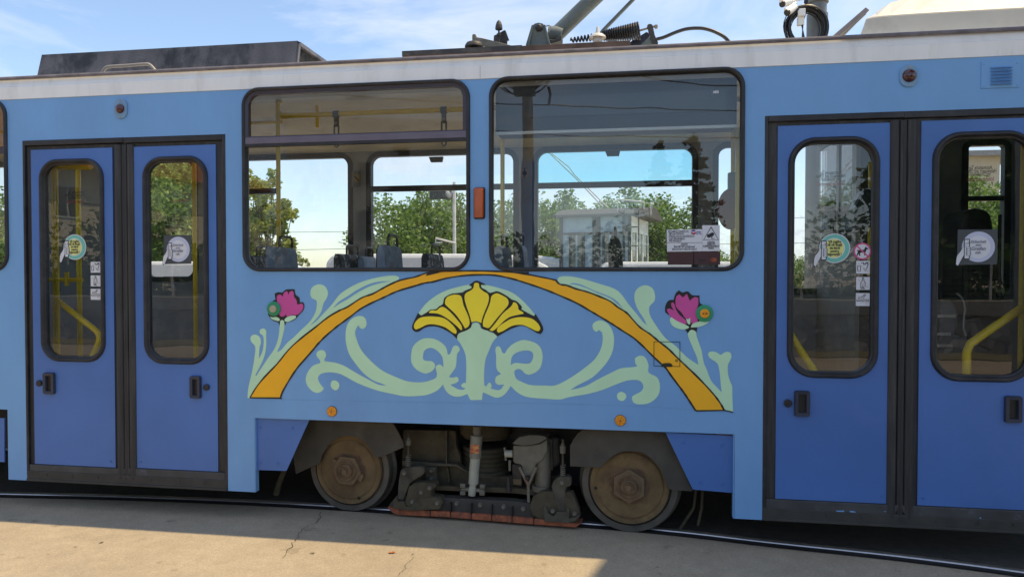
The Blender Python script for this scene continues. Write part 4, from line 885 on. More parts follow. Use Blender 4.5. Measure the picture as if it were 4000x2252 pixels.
# amber side repeater between the windows
a, b, c, d = bounds(S('B1', '2056,440 2165,738')); mb = MB(); mb.prism(rrect(a, b, c, d, .014, 4), -.010, .001); o = mb.build('side_repeater', M_BLACK, tram, bevel=.003)
mb = MB(); mb.prism(rrect(a + .005, b - .007, c + .008, d - .005, .012, 5), -.030, -.009); mb.build('repeater_lens', M_AMBD, o, bevel=.008)
for k in range(1, 4):
    mb = MB(); zz = c + (d - c) * k / 4; mb.box(a + .012, b - .014, -.0312, -.030, zz - .001, zz + .001); mb.build('lens_rib', M_AMBD, o)
for c_, ctr, rr in (('C1', (718, 1221), .0345), ('C2', (1023, 1306), .0345)):
    q = PY(S(c_, '%d,%d' % ctr)[0]); mb = MB(); mb.lathe([(rr, 0), (rr, .008), (rr * .93, .012), (rr * .2, .014), (.001, .014)], (q.x, 0.001, q.z), (0, -1, 0), 28); o = mb.build('round_reflector', mat('orange_reflector', (0.80, 0.30, 0.01), .3, var=.15, vscale=60, coat=.4), tram)
    mb = MB()
    for k in range(6):
        t_ = k * math.pi / 3 + .3; ribbon(mb, [(q.x + .006 * math.cos(t_), q.z + .006 * math.sin(t_)), (q.x + rr * .85 * math.cos(t_), q.z + rr * .85 * math.sin(t_))], -.0136, .0015)
    mb.sheet(disc_poly(q.x, q.z, .0055, 12), -.0142); mb.build('reflector_ribs', mat('brown_rib', (.25, .09, .01), .5), o)
    mb = MB(); frame(mb, disc_poly(q.x, q.z, rr, 28), [(-.001, -.006), (.003, -.004), (.003, .002), (-.001, .002)]); mb.build('reflector_rim', mat('dirty_rim', (.12, .07, .03), .7), o)
for c_, ctr, rr, ri in (('C1', (173, 254), .0515, .026), ('C2', (1817, 297), .0545, .029)):
    q = PY(S(c_, '%d,%d' % ctr)[0]); mb = MB(); mb.lathe([(rr, 0), (rr, .010), (rr * .92, .016), (ri, .018), (.001, .018)], (q.x, 0.001, q.z), (0, -1, 0), 32); o = mb.build('door_button', M_GREENB, tram)
    mb = MB(); mb.lathe([(ri, 0), (ri, .006), (ri * .9, .008), (.001, .008)], (q.x, -.017, q.z), (0, -1, 0), 24)
    mb.build('button_cap', mat('worn_button_cap', (.42, .40, .28), .5) if rr < .053 else M_LOCK, o)
    mb = MB()
    for k in range(10): mb.sheet(disc_poly(q.x + rr * .66 * math.cos(k * .6283), q.z + rr * .66 * math.sin(k * .6283), .0018, 8), -.0182)
    if rr > .053:
        for s_ in (-1, 1): mb.sheet([(q.x + s_ * .005, q.z + .0075), (q.x + s_ * .005, q.z - .0075), (q.x + s_ * .019, q.z)], -.0262)
    mb.build('button_marks', mat('brown_marks', (.09, .06, .02), .6), o)
M_SEAM = mat('seam_shade_blue', (0.13, 0.30, 0.56), .5)
for c_, s_ in (('C1', '-30,1108 400,1112 1100,1126 1800,1138 2417,1150'), ('C2', '0,1140 700,1155 1350,1180 2110,1238'), ('A1', '2118,622 2118,742')):
    mb = MB(); ribbon(mb, [(PY(p_).x, PY(p_).z) for p_ in S(c_, s_)], -.0008 if c_ != 'A1' else -.0068, .0022); mb.build('panel_seam', M_SEAM if c_ != 'A1' else M_GINK, tram)
# service hatch
a, b, c, d = bounds(S('C2', '1338,561 1587,800')); mb = MB()
for (x0, x1, z0, z1_) in ((a, b, c, c + .0035), (a, b, d - .0035, d), (a, a + .0035, c, d), (b - .0035, b, c, d)): mb.box(x0, x1, YM - .0038, YM - .0030, z0, z1_)
hat = mb.build('service_hatch', M_BLACK, tram)
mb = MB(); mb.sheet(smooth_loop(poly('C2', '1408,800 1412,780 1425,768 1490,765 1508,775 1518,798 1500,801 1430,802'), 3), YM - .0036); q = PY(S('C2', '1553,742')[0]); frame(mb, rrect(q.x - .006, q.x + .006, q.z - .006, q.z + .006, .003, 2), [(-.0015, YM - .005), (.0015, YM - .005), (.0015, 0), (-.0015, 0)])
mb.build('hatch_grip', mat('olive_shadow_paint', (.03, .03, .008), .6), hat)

# bogie skirts
def skirt(pts, screws):
    q = px_poly(pts); mb = MB(); mb.prism(q, .022, .030); o = mb.build('bogie_skirt', M_DARKB, tram, bevel=.001)
    for s_ in screws:
        v = PY(s_, .02); mb = MB(); mb.lathe([(.012, 0), (.010, .004), (.005, .0045), (.004, .001), (.001, .001)], (v.x, .022, v.z), (0, -1, 0), 12); mb.build('screw', M_DARKB, o)
skirt([(984, 1837), (1113, 1841), (1203, 1640), (1203, 1634), (984, 1634)], S('D1', '40,40 345,47 38,370 203,377'))
skirt([(2707, 1914), (2866, 1928), (2866, 1704), (2600, 1690)], S('D2', '1618,180 1990,207 1787,555 1990,573'))
mb = MB(); mb.prism(px_poly([(2, 1634), (8, 1634), (8, 1806), (-300, 1790), (-400, 1634)]), .02, .03); mb.build('bogie_skirt', M_DARKB, tram)

# ================================================================ bogie
cL = PD((1365, 1830), 5.29); cR = PD((2459, 1894), 4.86)
bx = (cR - cL); bx.z = 0; bx.normalize(); by = Vector((-bx.y, bx.x, 0))
BM = Matrix((bx, by, Vector((0, 0, 1)))).transposed().to_4x4(); BM.translation = Vector((cL.x, cL.y, 0)); BI = BM.inverted()
def BP(p_, off=0.0):
    o = BI @ EYE; d = BI.to_3x3() @ ray(p_); t = (off - o.y) / d.y; q = o + d * t; return (q.x, q.z)
def BL(c, s_, off=0.0): return [BP(p_, off) for p_ in S(c, s_)]
def wheel(ctr, rad_, rot, hexpx):
    o3 = BM @ Vector((ctr[0], 0, ctr[1])); ax = -by
    mb = MB(); mb.lathe([(rad_ * .80, -.10), (rad_ * 1.07, -.10), (rad_ * 1.07, -.085), (rad_ * 1.01, -.07), (rad_ * .998, -.012), (rad_ * .985, 0), (rad_ * .86, 0), (rad_ * .845, -.02), (rad_ * .80, -.02)], o3, ax, 64)
    o = mb.build('wheel', M_TYRE, tram, smooth=True)
    mb = MB(); R_ = rad_ * .815; mb.lathe([(R_, -.09), (R_, .010), (R_ * .985, .018), (R_ * .86, .014), (R_ * .84, .020), (R_ * .80, .022), (.14, .018), (.001, .018)], o3, ax, 64); mb.build('wheel_disc', M_DISC, o, smooth=True)
    mb = MB(); hexr = .116
    L = [Vector((ctr[0] + hexr * math.cos(R(30 + rot + 60 * k)), 0, ctr[1] + hexr * math.sin(R(30 + rot + 60 * k)))) for k in range(6)]
    mb.prism([(v.x, v.z) for v in L], -.055, -.015, M=BM)
    hb = mb.build('hub_nut', mat('dusty_hub_nut', (0.165, 0.115, 0.062), .85, var=.25, vscale=14, dirt=(.12, .07, .042), dscale=14, dlo=.5, dhi=.7, bump=.4), o, bevel=.004)
    mb = MB(); mb.lathe([(.078, 0), (.078, .008), (.070, .012), (.064, .006), (.052, .006), (.050, .020), (.040, .026), (.036, .018), (.030, .018), (.001, .018)], o3 + ax * .054, ax, 32)
    c6 = [(ctr[0] + .020 * math.cos(R(20 + rot + 60 * k)), ctr[1] + .020 * math.sin(R(20 + rot + 60 * k))) for k in range(6)]; mb.prism(c6, -.088, -.07, M=BM); mb.build('hub_cap', M_RUST, o)
    mb = MB()
    pts = [(ctr[0] + (.135 + .012 * math.sin(k * 2.3) + .008 * math.sin(k * 5.1)) * math.cos(k * .2618), ctr[1] + (.118 + .012 * math.sin(k * 1.7 + 1)) * math.sin(k * .2618)) for k in range(24)]
    mb.sheet(smooth_loop(pts, 2), -.0225, M=BM); mb.build('rust_stain', mat('dark_rust_stain', (.135, .08, .048), .9, var=.3, vscale=20), o)
    for s_ in ((1, -1) if rot > 10 else ()):
        mb = MB()
        a_ = R(rot - 50 + (180 if s_ < 0 else 0)); u = Vector((math.cos(a_), 0, math.sin(a_))); v = Vector((-math.sin(a_), 0, math.cos(a_))); c0 = Vector((ctr[0], 0, ctr[1])) + u * .115
        mb.prism([((c0 + u * i + v * j).x, (c0 + u * i + v * j).z) for i, j in ((-.02, -.03), (.018, -.03), (.018, .03), (-.02, .03))], -.045, -.018, M=BM)
        mb.build('lock_plate', M_RUST, o, bevel=.003)
    mb = MB(); a_ = R(-68 if rot > 10 else 188); mb.sheet(disc_poly(ctr[0] + R_ * .86 * math.cos(a_), ctr[1] + R_ * .86 * math.sin(a_), .0125, 14), -.0215, M=BM); mb.build('wheel_hole', M_BLACK, o)
    return o
wl = BP((1365, 1830)); wr = BP((2459, 1894))
wheel((wl[0], .315), .315, 26, None); wheel((wr[0], .326), .326, 0, None)
def bprism(nm, c, s_, off, th, m, bevel=.004, smooth_=0, parent=None):
    pts = BL(c, s_, off)
    if smooth_: pts = smooth_loop(pts, smooth_)
    mb = MB(); mb.prism(pts, off, off + th, M=BM); return mb.build(nm, m, parent or tram, bevel=bevel)
# side frame and springs behind
bf = bprism('bogie_frame', 'D1', '1390,60 1790,70 1880,70 1895,230 1925,300 1935,430 2010,480 2200,500 2700,500 2960,490 2960,700 2300,640 1600,580 1370,560', .16, .05, M_IRON)
bprism('frame_flange', 'D1', '1380,350 1790,382 1895,385 1960,430 2010,455 2010,475 1940,440 1880,408 1380,400', .10, .06, M_IRON2, parent=bf)
bprism('frame_rib', 'D1', '1790,70 1802,70 1802,380 1790,380', .10, .06, M_IRON2, parent=bf, bevel=0); bprism('frame_rib', 'D1', '1800,415 1812,415 1830,560 1815,560', .12, .04, M_IRON, parent=bf, bevel=0)
bprism('frame_plate', 'D1', '1590,410 1700,415 1705,535 1690,550 1600,545', .09, .05, M_IRON2, parent=bf)
def bbolt(c, s_, off, r_, h=.02, parent=None, m=None):
    q = BP(S(c, s_)[0], off); mb = MB(); o3 = BM @ Vector((q[0], off, q[1])); mb.lathe([(r_ * 1.3, -.002), (r_ * 1.3, .003), (r_, .004), (r_ * .95, h), (.001, h)], o3, -by, 8); mb.build('bolt', m or M_CAST, parent or tram)
for s_ in ('1663,438', '1663,520'): bbolt('D1', s_, .09, .013, .03, bf)
# rear tension rod and shadowed frame
bprism('lower_beam', 'D1', '1650,630 2417,660 2700,690 2960,720 2960,660 2700,640 2417,610 1650,590', .05, .04, M_IRON)
# big rubber spring
q0 = BP(S('G', '1040,400')[0], .35)
mb = MB()
o3 = BM @ Vector((q0[0], .33, 0)); zt = .62
mb.lathe([(.20, .80), (.20, .56), (.172, .545), (.172, .53)], o3, (0, 0, 1), 40); sp = mb.build('spring_cup', M_IRON, tram, smooth=True)
zc = [BP(S('G', '1040,%d' % y_)[0], .16)[1] for y_ in (400, 460, 530, 590, 650, 720)]
mb = MB(); pr = []
for k in range(5):
    za, zb = zc[k], zc[k + 1]; pr += [(.165, za), (.176, za - (za - zb) * .3), (.176, za - (za - zb) * .7), (.165, zb + .002)]
mb.lathe(pr, o3, (0, 0, 1), 40); mb.build('rubber_ring', mat('olive_rubber', (0.07, 0.065, 0.045), .7, var=.2), sp, smooth=True)
mb = MB(); mb.lathe([(.17, zc[5] + .01), (.19, zc[5]), (.19, zc[5] - .03), (.05, zc[5] - .05)], o3, (0, 0, 1), 40); mb.build('spring_seat', M_IRON2, sp, smooth=True)
# damper
def bt(c, pts, off, rs, nm, m, parent=None, n=18, sm=True):
    P_ = [BP(p_, off) for p_ in S(c, pts)]; mb = MB(); mb.tube([BM @ Vector((a_, off, b_)) for a_, b_ in P_], rs, n); return mb.build(nm, m, parent or tram, smooth=sm)
dm = bt('G', '905,200 892,360 888,505', .0, [.0425, .0425, .0425], 'damper', mat('grey_damper_tube', (.20, .205, .175), .6, var=.2, vscale=14, dirt=(.13, .10, .07), dscale=9))
bt('G', '886,505 868,700 862,850', .0, [.036, .036, .036], 'damper_rod', M_DAMP, dm); bt('G', '908,80 905,205', .0, [.029, .029], 'damper_eye', M_CAST, dm); bt('G', '860,850 845,950 838,1010', .0, [.022, .030, .026], 'damper_eye', M_DAMP, dm)
bt('G', '700,925 1010,950', .0, [.014, .014], 'damper_pin', M_CAST, dm)
for s_ in ('720,880', '720,980', '985,890', '980,985'):
    a_, b_ = [int(t_) for t_ in s_.split(',')]; bt('G', '%d,%d %d,%d' % (a_ - 32, b_, a_ + 32, b_ + 2), -.012, [.016, .016], 'clamp_nut', M_CAST, dm, n=6, sm=False)
mb = MB(); P_ = BL('G', '822,332 940,332 930,450 820,450', -.047); mb.sheet(smooth_loop(P_, 3), -.0455, M=BM); mb.build('damper_label', mat('faded_red_label', (.42, .06, .03), .6, var=.3, vscale=30, stretch=(1, 1, 4), dirt=(.5, .33, .12), dscale=14, dlo=.45, dhi=.55), dm)
# brake actuator
ac = bt('G', '1790,330 1800,900', .06, [.055, .055], 'brake_actuator', M_CAST)
bt('G', '1780,870 1780,940', .06, [.068, .066], 'actuator_flange', M_CAST, ac)
bprism('actuator_housing', 'G', '1395,340 1560,345 1750,320 1850,260 1860,420 1790,540 1700,600 1650,780 1590,800 1540,780 1510,620 1500,600 1420,585 1395,560', -.01, .09, M_CAST, .012, parent=ac)
bprism('actuator_lid', 'G', '1380,318 1470,230 1600,200 1740,200 1820,215 1858,245 1750,310 1640,335 1520,345', -.03, .13, mat('grey_lid', (.11, .11, .095), .65, var=.15), .006, parent=ac)
bt('G', '1290,450 1395,450', .02, [.026, .026], 'hose_union', M_DAMP, ac); bt('G', '1280,365 1300,540', .02, [.008, .008], 'union_flange', M_CAST, ac)
bt('G', '1350,540 1352,680', .01, [.010, .009], 'drain_pipe', M_CAST, ac)
lv2 = bt('G', '1480,630 1600,870 1605,1100', -.03, [.010, .011, .010], 'brake_lever', M_CAST); bt('G', '1710,630 1605,870', -.03, [.010, .011], 'lever_arm', M_CAST, lv2)
bt('G', '1590,750 1592,800', -.03, [.016, .016], 'lever_roller', M_BLACK, lv2)
bprism('motor_block', 'G', '1380,590 1510,600 1520,900 1385,880', .08, .10, M_SOOT, .008)
bprism('motor_label', 'G', '1395,790 1505,795 1508,870 1398,865', .074, .005, mat('dull_brass_plate', (.14, .115, .07), .5), 0)
bprism('gear_case', 'G', '1860,240 2010,230 2030,600 1900,680', .10, .12, M_SOOT, .02)
bprism('gear_case_rib', 'G', '1870,250 1925,258 1930,680 1880,670', .08, .02, M_IRON2, .003)
bt('G', '1330,760 1340,960', .03, [.012, .018], 'linkage', M_SOOT)
# spring hangers with rods
def rodspring(c, x_, ys, off):
    q = [BP(S(c, '%d,%d' % (x_, y_))[0], off) for y_ in ys]; x0 = q[0][0]
    def at_(z_): return BM @ Vector((x0, off, z_))
    mb = MB(); mb.tube([at_(q[0][1]), at_(q[-1][1])], .008, 8); o = mb.build('spring_rod', M_STEEL if False else M_IRON2, tram, smooth=True)
    mb = MB(); mb.tube([at_(q[1][1] + .012), at_(q[1][1] - .004)], .012, 6); mb.tube([at_(q[1][1] - .004), at_(q[2][1])], .021, 14); mb.build('rod_bush', M_CAST, o, smooth=False)
    mb = MB(); k = 7; za, zb = q[3][1], q[4][1]; pts = []
    for i in range(k * 10 + 1): t_ = i / 10 * 2 * math.pi; pts.append(BM @ Vector((x0 + .0145 * math.cos(t_), off + .0145 * math.sin(t_), za + (zb - za) * i / (k * 10))))
    mb.tube(pts, .0050, 6); mb.build('coil_spring', M_CAST, o, smooth=True)
rodspring('G', 2068, (255, 330, 440, 600, 790), -.01); rodspring('D1', 1437, (92, 150, 205, 300, 437), -.01)
bprism('brake_hanger', 'D1', '1365,440 1420,415 1560,405 1585,420 1590,470 1560,500 1480,545 1450,570 1390,728 1335,722 1340,600 1348,520', -.04, .07, M_IRON2, .008)
bprism('brake_hanger', 'D2', '400,540 440,505 545,508 556,540 555,590 520,600 503,620 500,835 437,832 370,600 385,560', -.04, .07, M_IRON2, .008)
bprism('magnet_saddle', 'D1', '1440,600 1500,560 1690,565 1700,600 1660,640 1650,690 1740,700 1770,740 1740,800 1710,820 1440,820 1400,760', -.05, .09, M_IRON, .01)
bprism('magnet_saddle', 'D2', '195,690 280,640 490,650 570,650 640,840 600,900 530,940 300,930 190,870 165,790', -.035, .07, M_IRON, .01)
for c_, s_, o_ in (('D1', '1478,740', -.052), ('D1', '1560,650', -.052), ('D1', '1640,610', -.052), ('D2', '385,825', -.052), ('D2', '105,805', -.052), ('D2', '590,850', -.04), ('D1', '1400,470', -.042), ('D2', '470,560', -.042)): bbolt(c_, s_, o_, .012, .016)
# magnetic track brake
tb = bprism('track_brake', 'D1', '1255,770 1330,680 1700,700 2417,735 2700,770 3010,800 3060,880 3000,960 2800,935 2417,905 1800,835 1300,800', -.02, .08, mat('sooty_magnet_case', (.055, .052, .046), .75, var=.25, vscale=9, bump=.2), .004)
bprism('brake_shoe', 'D1', '1235,790 1300,800 1800,835 2417,882 2800,920 3000,945 3075,945 3015,985 2417,940 1800,888 1330,865 1290,850', -.045, .11, M_SHOE, .006, parent=tb)
bprism('brake_bracket', 'D1', '1295,720 1320,700 1345,740 1390,735 1420,790 1460,785 1500,740 1560,700 1700,700 1770,740 1730,810 1620,815 1500,828 1400,820 1300,800', -.065, .015, M_IRON, .003, parent=tb)
bprism('brake_bracket', 'D2', '290,800 320,780 340,850 390,880 430,835 510,835 530,800 545,810 535,900 600,890 640,860 600,920 530,942 310,925', -.065, .015, M_IRON2, .003, parent=tb)
for x_, ya, yb in ((1645, 815, 880), (1836, 750, 895), (2030, 762, 910), (2224, 775, 925), (2417, 790, 940), (2622, 895, 960)): bprism('pole_gap', 'D1', '%d,%d %d,%d %d,%d %d,%d' % (x_ - 4, ya, x_ + 4, ya, x_ + 4, yb, x_ - 4, yb), -.048, .03, M_BLACK, 0, parent=tb)
for s_ in ('1715,748', '1897,752', '2118,768', '2340,785', '2524,804', '2800,825'): bbolt('D1', s_, -.022 if s_ != '1715,748' else -.066, .013, .022, tb)
# wheel guards
bprism('wheel_guard', 'D1', '350,310 375,480 545,400 600,385 622,300 680,205 760,142 850,118 950,130 1030,175 1080,240 1105,290 1130,322 1190,315 1395,225 1385,170 1340,80 1270,-40 500,-40', -.07, .012, mat('dark_guard_sheet', (.07, .066, .055), .75, var=.3, vscale=5, dirt=(.035, .033, .03), dscale=3, bump=.15), .002)
bprism('wheel_guard', 'D2', '548,205 548,405 670,412 845,420 880,370 960,300 1040,268 1130,262 1230,275 1330,340 1400,430 1440,520 1460,600 1500,630 1705,640 1455,60 700,50 650,70', -.07, .012, MATS['dark_guard_sheet'], .002)
bt('D1', '270,440 220,560 190,670', .10, [.02, .022, .024], 'sand_pipe', M_IRON); bt('D2', '1800,600 1790,800 1755,960', .10, [.010, .010, .010], 'cable_hose', M_IRON); bt('D2', '1740,600 1715,800 1560,1030', .10, [.010, .010, .010], 'cable_hose', M_IRON)
bt('G', '2290,170 2200,290', -.05, [.006, .006], 'guard_hinge', M_CAST)
# axle boxes and far wheels fill the dark behind
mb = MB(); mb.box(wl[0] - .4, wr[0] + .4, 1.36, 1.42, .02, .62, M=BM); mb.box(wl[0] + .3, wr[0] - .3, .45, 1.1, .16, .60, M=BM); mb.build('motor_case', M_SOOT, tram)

# ================================================================ equipment on the roof
def RXZ(c, s_, Y): return [(PY(p_, Y).x, PY(p_, Y).z) for p_ in S(c, s_)]
YB = .22
q = RXZ('A0', '330,725 365,505', YB) + RXZ('A1', '375,375 350,607', YB)
xa, xb_ = q[0][0], q[3][0] + .01; zt = (q[1][1] + q[2][1]) / 2
mb = MB(); mb.add([(xa, YB, 3.215), (xb_, YB, 3.215), (q[2][0], YB + .03, zt), (q[1][0], YB + .03, zt), (q[1][0], 1.05, zt), (q[2][0], 1.05, zt), (xa, 1.05, 3.3), (xb_, 1.05, 3.3),
                  (xa + .004, YB + .006, 3.215), (xb_, YB + .006, 3.215), (q[2][0], YB + .036, zt - .006), (q[1][0] + .004, YB + .036, zt - .006), (q[2][0], 1.05, zt - .006)],
             [(0, 1, 2, 3), (3, 2, 5, 4), (0, 3, 4, 6)])
mb.box(xa, xb_, 1.05, 1.06, 3.25, zt); o = mb.build('roof_vent_box', M_ROOFDARK, tram)
mb = MB(); x0 = q[2][0] + .0
fr = [(YB + .005, 3.225), (YB + .03, zt), (1.02, zt), (1.02, 3.25)]
def endframe(mb, x_, inner): pass
mb.tube([(xb_, YB + .018, 3.22), (x0, YB + .045, zt - .018)], .018, 4); mb.tube([(x0, YB + .045, zt - .018), (x0, 1.02, zt - .018)], .020, 4); mb.tube([(x0, 1.02, zt - .018), (xb_, 1.02, 3.25)], .018, 4)
mb.tube([(xb_ , YB + .03, 3.235), (xb_, 1.02, 3.30)], .018, 4); mb.build('vent_frame', M_ROOFDARK, o)
mb = MB()
for k in range(34): yy = YB + .05 + k * .0225; mb.box(x0 - .012, x0 - .009, yy, yy + .005, 3.22, zt - .02)
for k in range(14): zz = 3.23 + k * .0185; mb.box(x0 - .0155, x0 - .0125, YB + .04, 1.02, zz, zz + .005) if zz < zt - .02 else None
mb.build('vent_mesh', M_SOOT, o)
q = RXZ('A0', '955,700 975,660 1000,632 1040,622 1200,612 1380,598 1415,606 1445,635 1475,672', .10)
mb = MB(); mb.tube([(a_, .10, b_ - .006) for a_, b_ in smooth_loop(q, 3, closed=False)], .0115, 10); mb.build('roof_handrail', mat('grey_beige_rail_paint', (.30, .28, .25), .5), tram, smooth=True)
# pantograph
YP = .42
def RT_(c, s_, Y, rs, nm, m, parent, n=12, sm=3):
    P_ = RXZ(c, s_, Y)
    if sm: P_ = smooth_loop(P_, sm, closed=False); rs = rs if not isinstance(rs, (list, tuple)) else rs
    mb = MB(); mb.tube([(a_, Y, b_) for a_, b_ in P_], rs, n); return mb.build(nm, m, parent, smooth=True)
def RPr(c, s_, Y, th, nm, m, parent, bev=.004, sm=0):
    P_ = RXZ(c, s_, Y)
    if sm: P_ = smooth_loop(P_, sm)
    mb = MB(); mb.prism(P_, Y, Y + th); return mb.build(nm, m, parent, bevel=bev)
x0 = PY((1574, 215), .3).x; x1 = PY((2040, 195), .3).x; x2 = PY((2462, 175), .3).x; zt = PY((1574, 206), .3).z; zt2 = PY((2462, 162), .3).z
mb = MB(); mb.box(x0, x2, .28, .34, 3.25, zt); mb.box(x0 + .05, x2 - .05, .34, 1.86, 3.24, zt - .04); pan = mb.build('pantograph_base', M_RUSTBEAM, tram, bevel=.003)
mb = MB(); mb.box(x0, x1, .277, .345, zt - .03, zt + .004); mb.build('base_rail', M_SOOT, pan)
q = PY(S('A1', '2060,430')[0], .36); mb = MB(); mb.lathe([(.02, -.05), (.024, -.02), (.068, -.014), (.066, .0), (.054, .018), (.03, .026), (.001, .028)], (q.x, .36, q.z), (0, 0, 1), 24); mb.build('insulator', M_SOOT, pan, smooth=True)
RPr('A1', '2040,330 2050,320 2072,322 2078,350 2130,358 2240,385 2417,430 2500,440 2500,460 2240,455 2130,420 2060,400 2040,395', .42, .05, 'hinge_arm', M_SOOTB, pan)
RPr('A1', '2245,335 2285,318 2340,285 2355,285 2390,380 2370,382 2370,415 2240,420', .50, .02, 'bracket', M_SOOT, pan)
q = PY(S('A1', '2293,275')[0], .44); k_ = .0007 * 1.0
mb = MB(); mb.lathe([(.026, 0), (.027, .008), (.024, .03), (.017, .052), (.008, .064), (.001, .068)], (q.x, .44, q.z - .004), (0, 0, 1), 20); mb.tube([(q.x, .44, q.z), (q.x, .44, q.z - .10)], .007, 8); mb.tube([(q.x, .44, q.z - .035), (q.x, .44, q.z - .048)], .018, 6); mb.build('stop_buffer', M_SOOT, pan, smooth=False)
RPr('A2', '130,420 185,238 205,232 215,222 250,214 290,222 300,235 312,232 357,412 357,430 130,430', .36, .012, 'hinge_tower', M_PANTO, pan, .003)
RPr('A2', '150,420 185,238 200,238 165,425', .34, .05, 'tower_rib', M_PANTO, pan, .002); RPr('A2', '300,236 314,232 358,414 340,418', .34, .05, 'tower_rib', M_PANTO, pan, .002)
q = PY(S('A2', '252,258')[0], .34); mb = MB(); mb.lathe([(.026, -.06), (.026, .0), (.022, .01), (.012, .022), (.001, .024)], (q.x, .345, q.z), (0, -1, 0), 18); mb.build('hinge_pin', M_SOOT, pan, smooth=True)
big = RT_('A2', '400,345 820,-60 1300,-530', .62, .0575, 'lower_arm', M_PANTO, pan, 20, 0); RT_('A2', '345,330 420,330 470,345', .60, .062, 'arm_socket', M_PANTO, pan, 16, 0)
RPr('A2', '350,370 400,375 460,330 470,340 466,380 400,400 360,412', .50, .10, 'socket_clamp', M_SOOT, pan)
RT_('A2', '345,300 372,275 365,250 340,242 322,250', .5, .005, 'arm_ring', M_STEEL, pan, 8, 2)
RT_('A2', '800,375 860,290 1180,-40 1700,-580', .80, .0145, 'control_rod', M_PANTO, pan, 12, 0)
def coil(c, ax0, ax1, r0, r1, turns, Y, wr, nm):
    a_ = PY(S(c, ax0)[0], Y); b_ = PY(S(c, ax1)[0], Y); d_ = (b_ - a_); L_ = d_.length; d_.normalize(); u = Vector((0, 1, 0)); v = d_.cross(u).normalized(); pts = []
    N_ = turns * 14
    for i in range(N_ + 1):
        f_ = i / N_; t_ = i / 14 * 2 * math.pi; r_ = r0 + (r1 - r0) * f_; pts.append(a_ + d_ * L_ * f_ + (u * math.cos(t_) + v * math.sin(t_)) * r_)
    mb = MB(); mb.tube(pts, wr, 8); return mb.build(nm, M_CABLE, pan, smooth=True)
coil('A2', '552,382', '840,345', .014, .026, 9, .55, .0062, 'tension_spring'); coil('A2', '850,340', '1205,292', .031, .060, 16, .55, .0075, 'tension_spring')
RT_('A2', '1205,290 1370,245', .55, .008, 'spring_rod', M_SOOTB, pan, 8, 0); RPr('A2', '1345,232 1372,230 1378,240 1376,262 1350,268', .53, .03, 'adjusting_nut', M_SOOTB, pan)
RPr('A2', '1275,240 1290,226 1315,225 1330,240 1348,330 1380,400 1378,434 1345,434 1318,390 1290,300', .52, .03, 'spring_bracket', M_SOOT, pan, .004, 0)
RPr('A2', '1110,400 1270,300 1290,310 1300,345 1215,430 1110,432', .60, .05, 'end_plate', MATS['blue_black_plastic'], pan); RPr('A2', '1210,430 1305,345 1330,400 1330,432', .55, .01, 'end_gusset', M_PANTO, pan, .001)
RPr('A2', '900,382 990,378 1000,392 1050,392 1050,400 900,402', .36, .02, 'latch', M_PANTO, pan, .002)
q = PY(S('A2', '808,330')[0], .38); mb = MB(); s0 = PY(S('A2', '808,405')[0], .38).z; s1 = PY(S('A2', '808,395')[0], .38).z
z5 = [PY(S('A2', '808,%d' % y_)[0], .38).z for y_ in (405, 385, 365, 345, 328, 318, 300, 262, 255)]
mb.lathe([(.032, z5[0]), (.036, z5[1]), (.030, z5[2] + .004), (.060, z5[2] + .002), (.055, z5[3]), (.040, z5[4]), (.017, z5[5]), (.014, z5[6]), (.010, z5[7]), (.008, z5[8])], (q.x, .38, 0), (0, 0, 1), 24); mb.build('white_insulator', M_CERAM, pan, smooth=True)
RT_('A2', '1365,372 1430,355 1550,305 1650,275 1780,268 1870,285 1950,318 2010,355 2055,405', .5, .0125, 'power_cable', M_CABLE, pan, 10, 4)
# open hatch lid and the cream air conditioner
RPr('A3', '600,348 925,68 960,95 715,345', .60, .025, 'roof_hatch_lid', mat('mauve_grey_lid', (.26, .23, .23), .6, var=.15), tram)
RPr('A3', '665,345 915,130 935,128 700,348', .55, .02, 'hatch_strut', M_SOOTB, tram)
YA = .16
q = RXZ('A3', '850,337 930,155', YA); xA = q[0][0]
ax_ = q[0][0]; zc_ = q[1][1] ; xc = q[1][0]
top = RXZ('A3', '1000,75', YA + .25)[0]; top2 = RXZ('A3', '1210,2', YA + .35)[0]
mb = MB()
secs = []
for x_, h1, h2, yin in ((ax_, 3.235, 3.236, .02), (ax_ + .035, 3.33, 3.36, .02), (xc, zc_ - .008, zc_ + .03, .0), (xc + .05, zc_, top[1] - .015, 0), (top2[0] - .15, zc_ + .004, top2[1] - .03, 0), (top2[0], zc_ + .006, top2[1] + .005, 0), (top2[0] + .2, zc_ + .007, top2[1] + .03, 0), (3.4, zc_ + .008, top2[1] + .035, 0)):
    secs.append([(x_, YA, 3.215), (x_, YA + .005, h1), (x_ + .10, YA + .30, h2), (x_ + .62, 1.9, h2), (x_ + .66, 2.0, 3.215)])
vs = [v for s_ in secs for v in s_]; fs = []
for i in range(len(secs) - 1):
    for k in range(4): fs.append((i * 5 + k, (i + 1) * 5 + k, (i + 1) * 5 + k + 1, i * 5 + k + 1))
fs.append((0, 1, 2, 3, 4)); fs.append(tuple((len(secs) - 1) * 5 + k for k in range(5))[::-1])
mb.add(vs, fs); mb.build('air_conditioner', M_ACW, tram, bevel=.01)

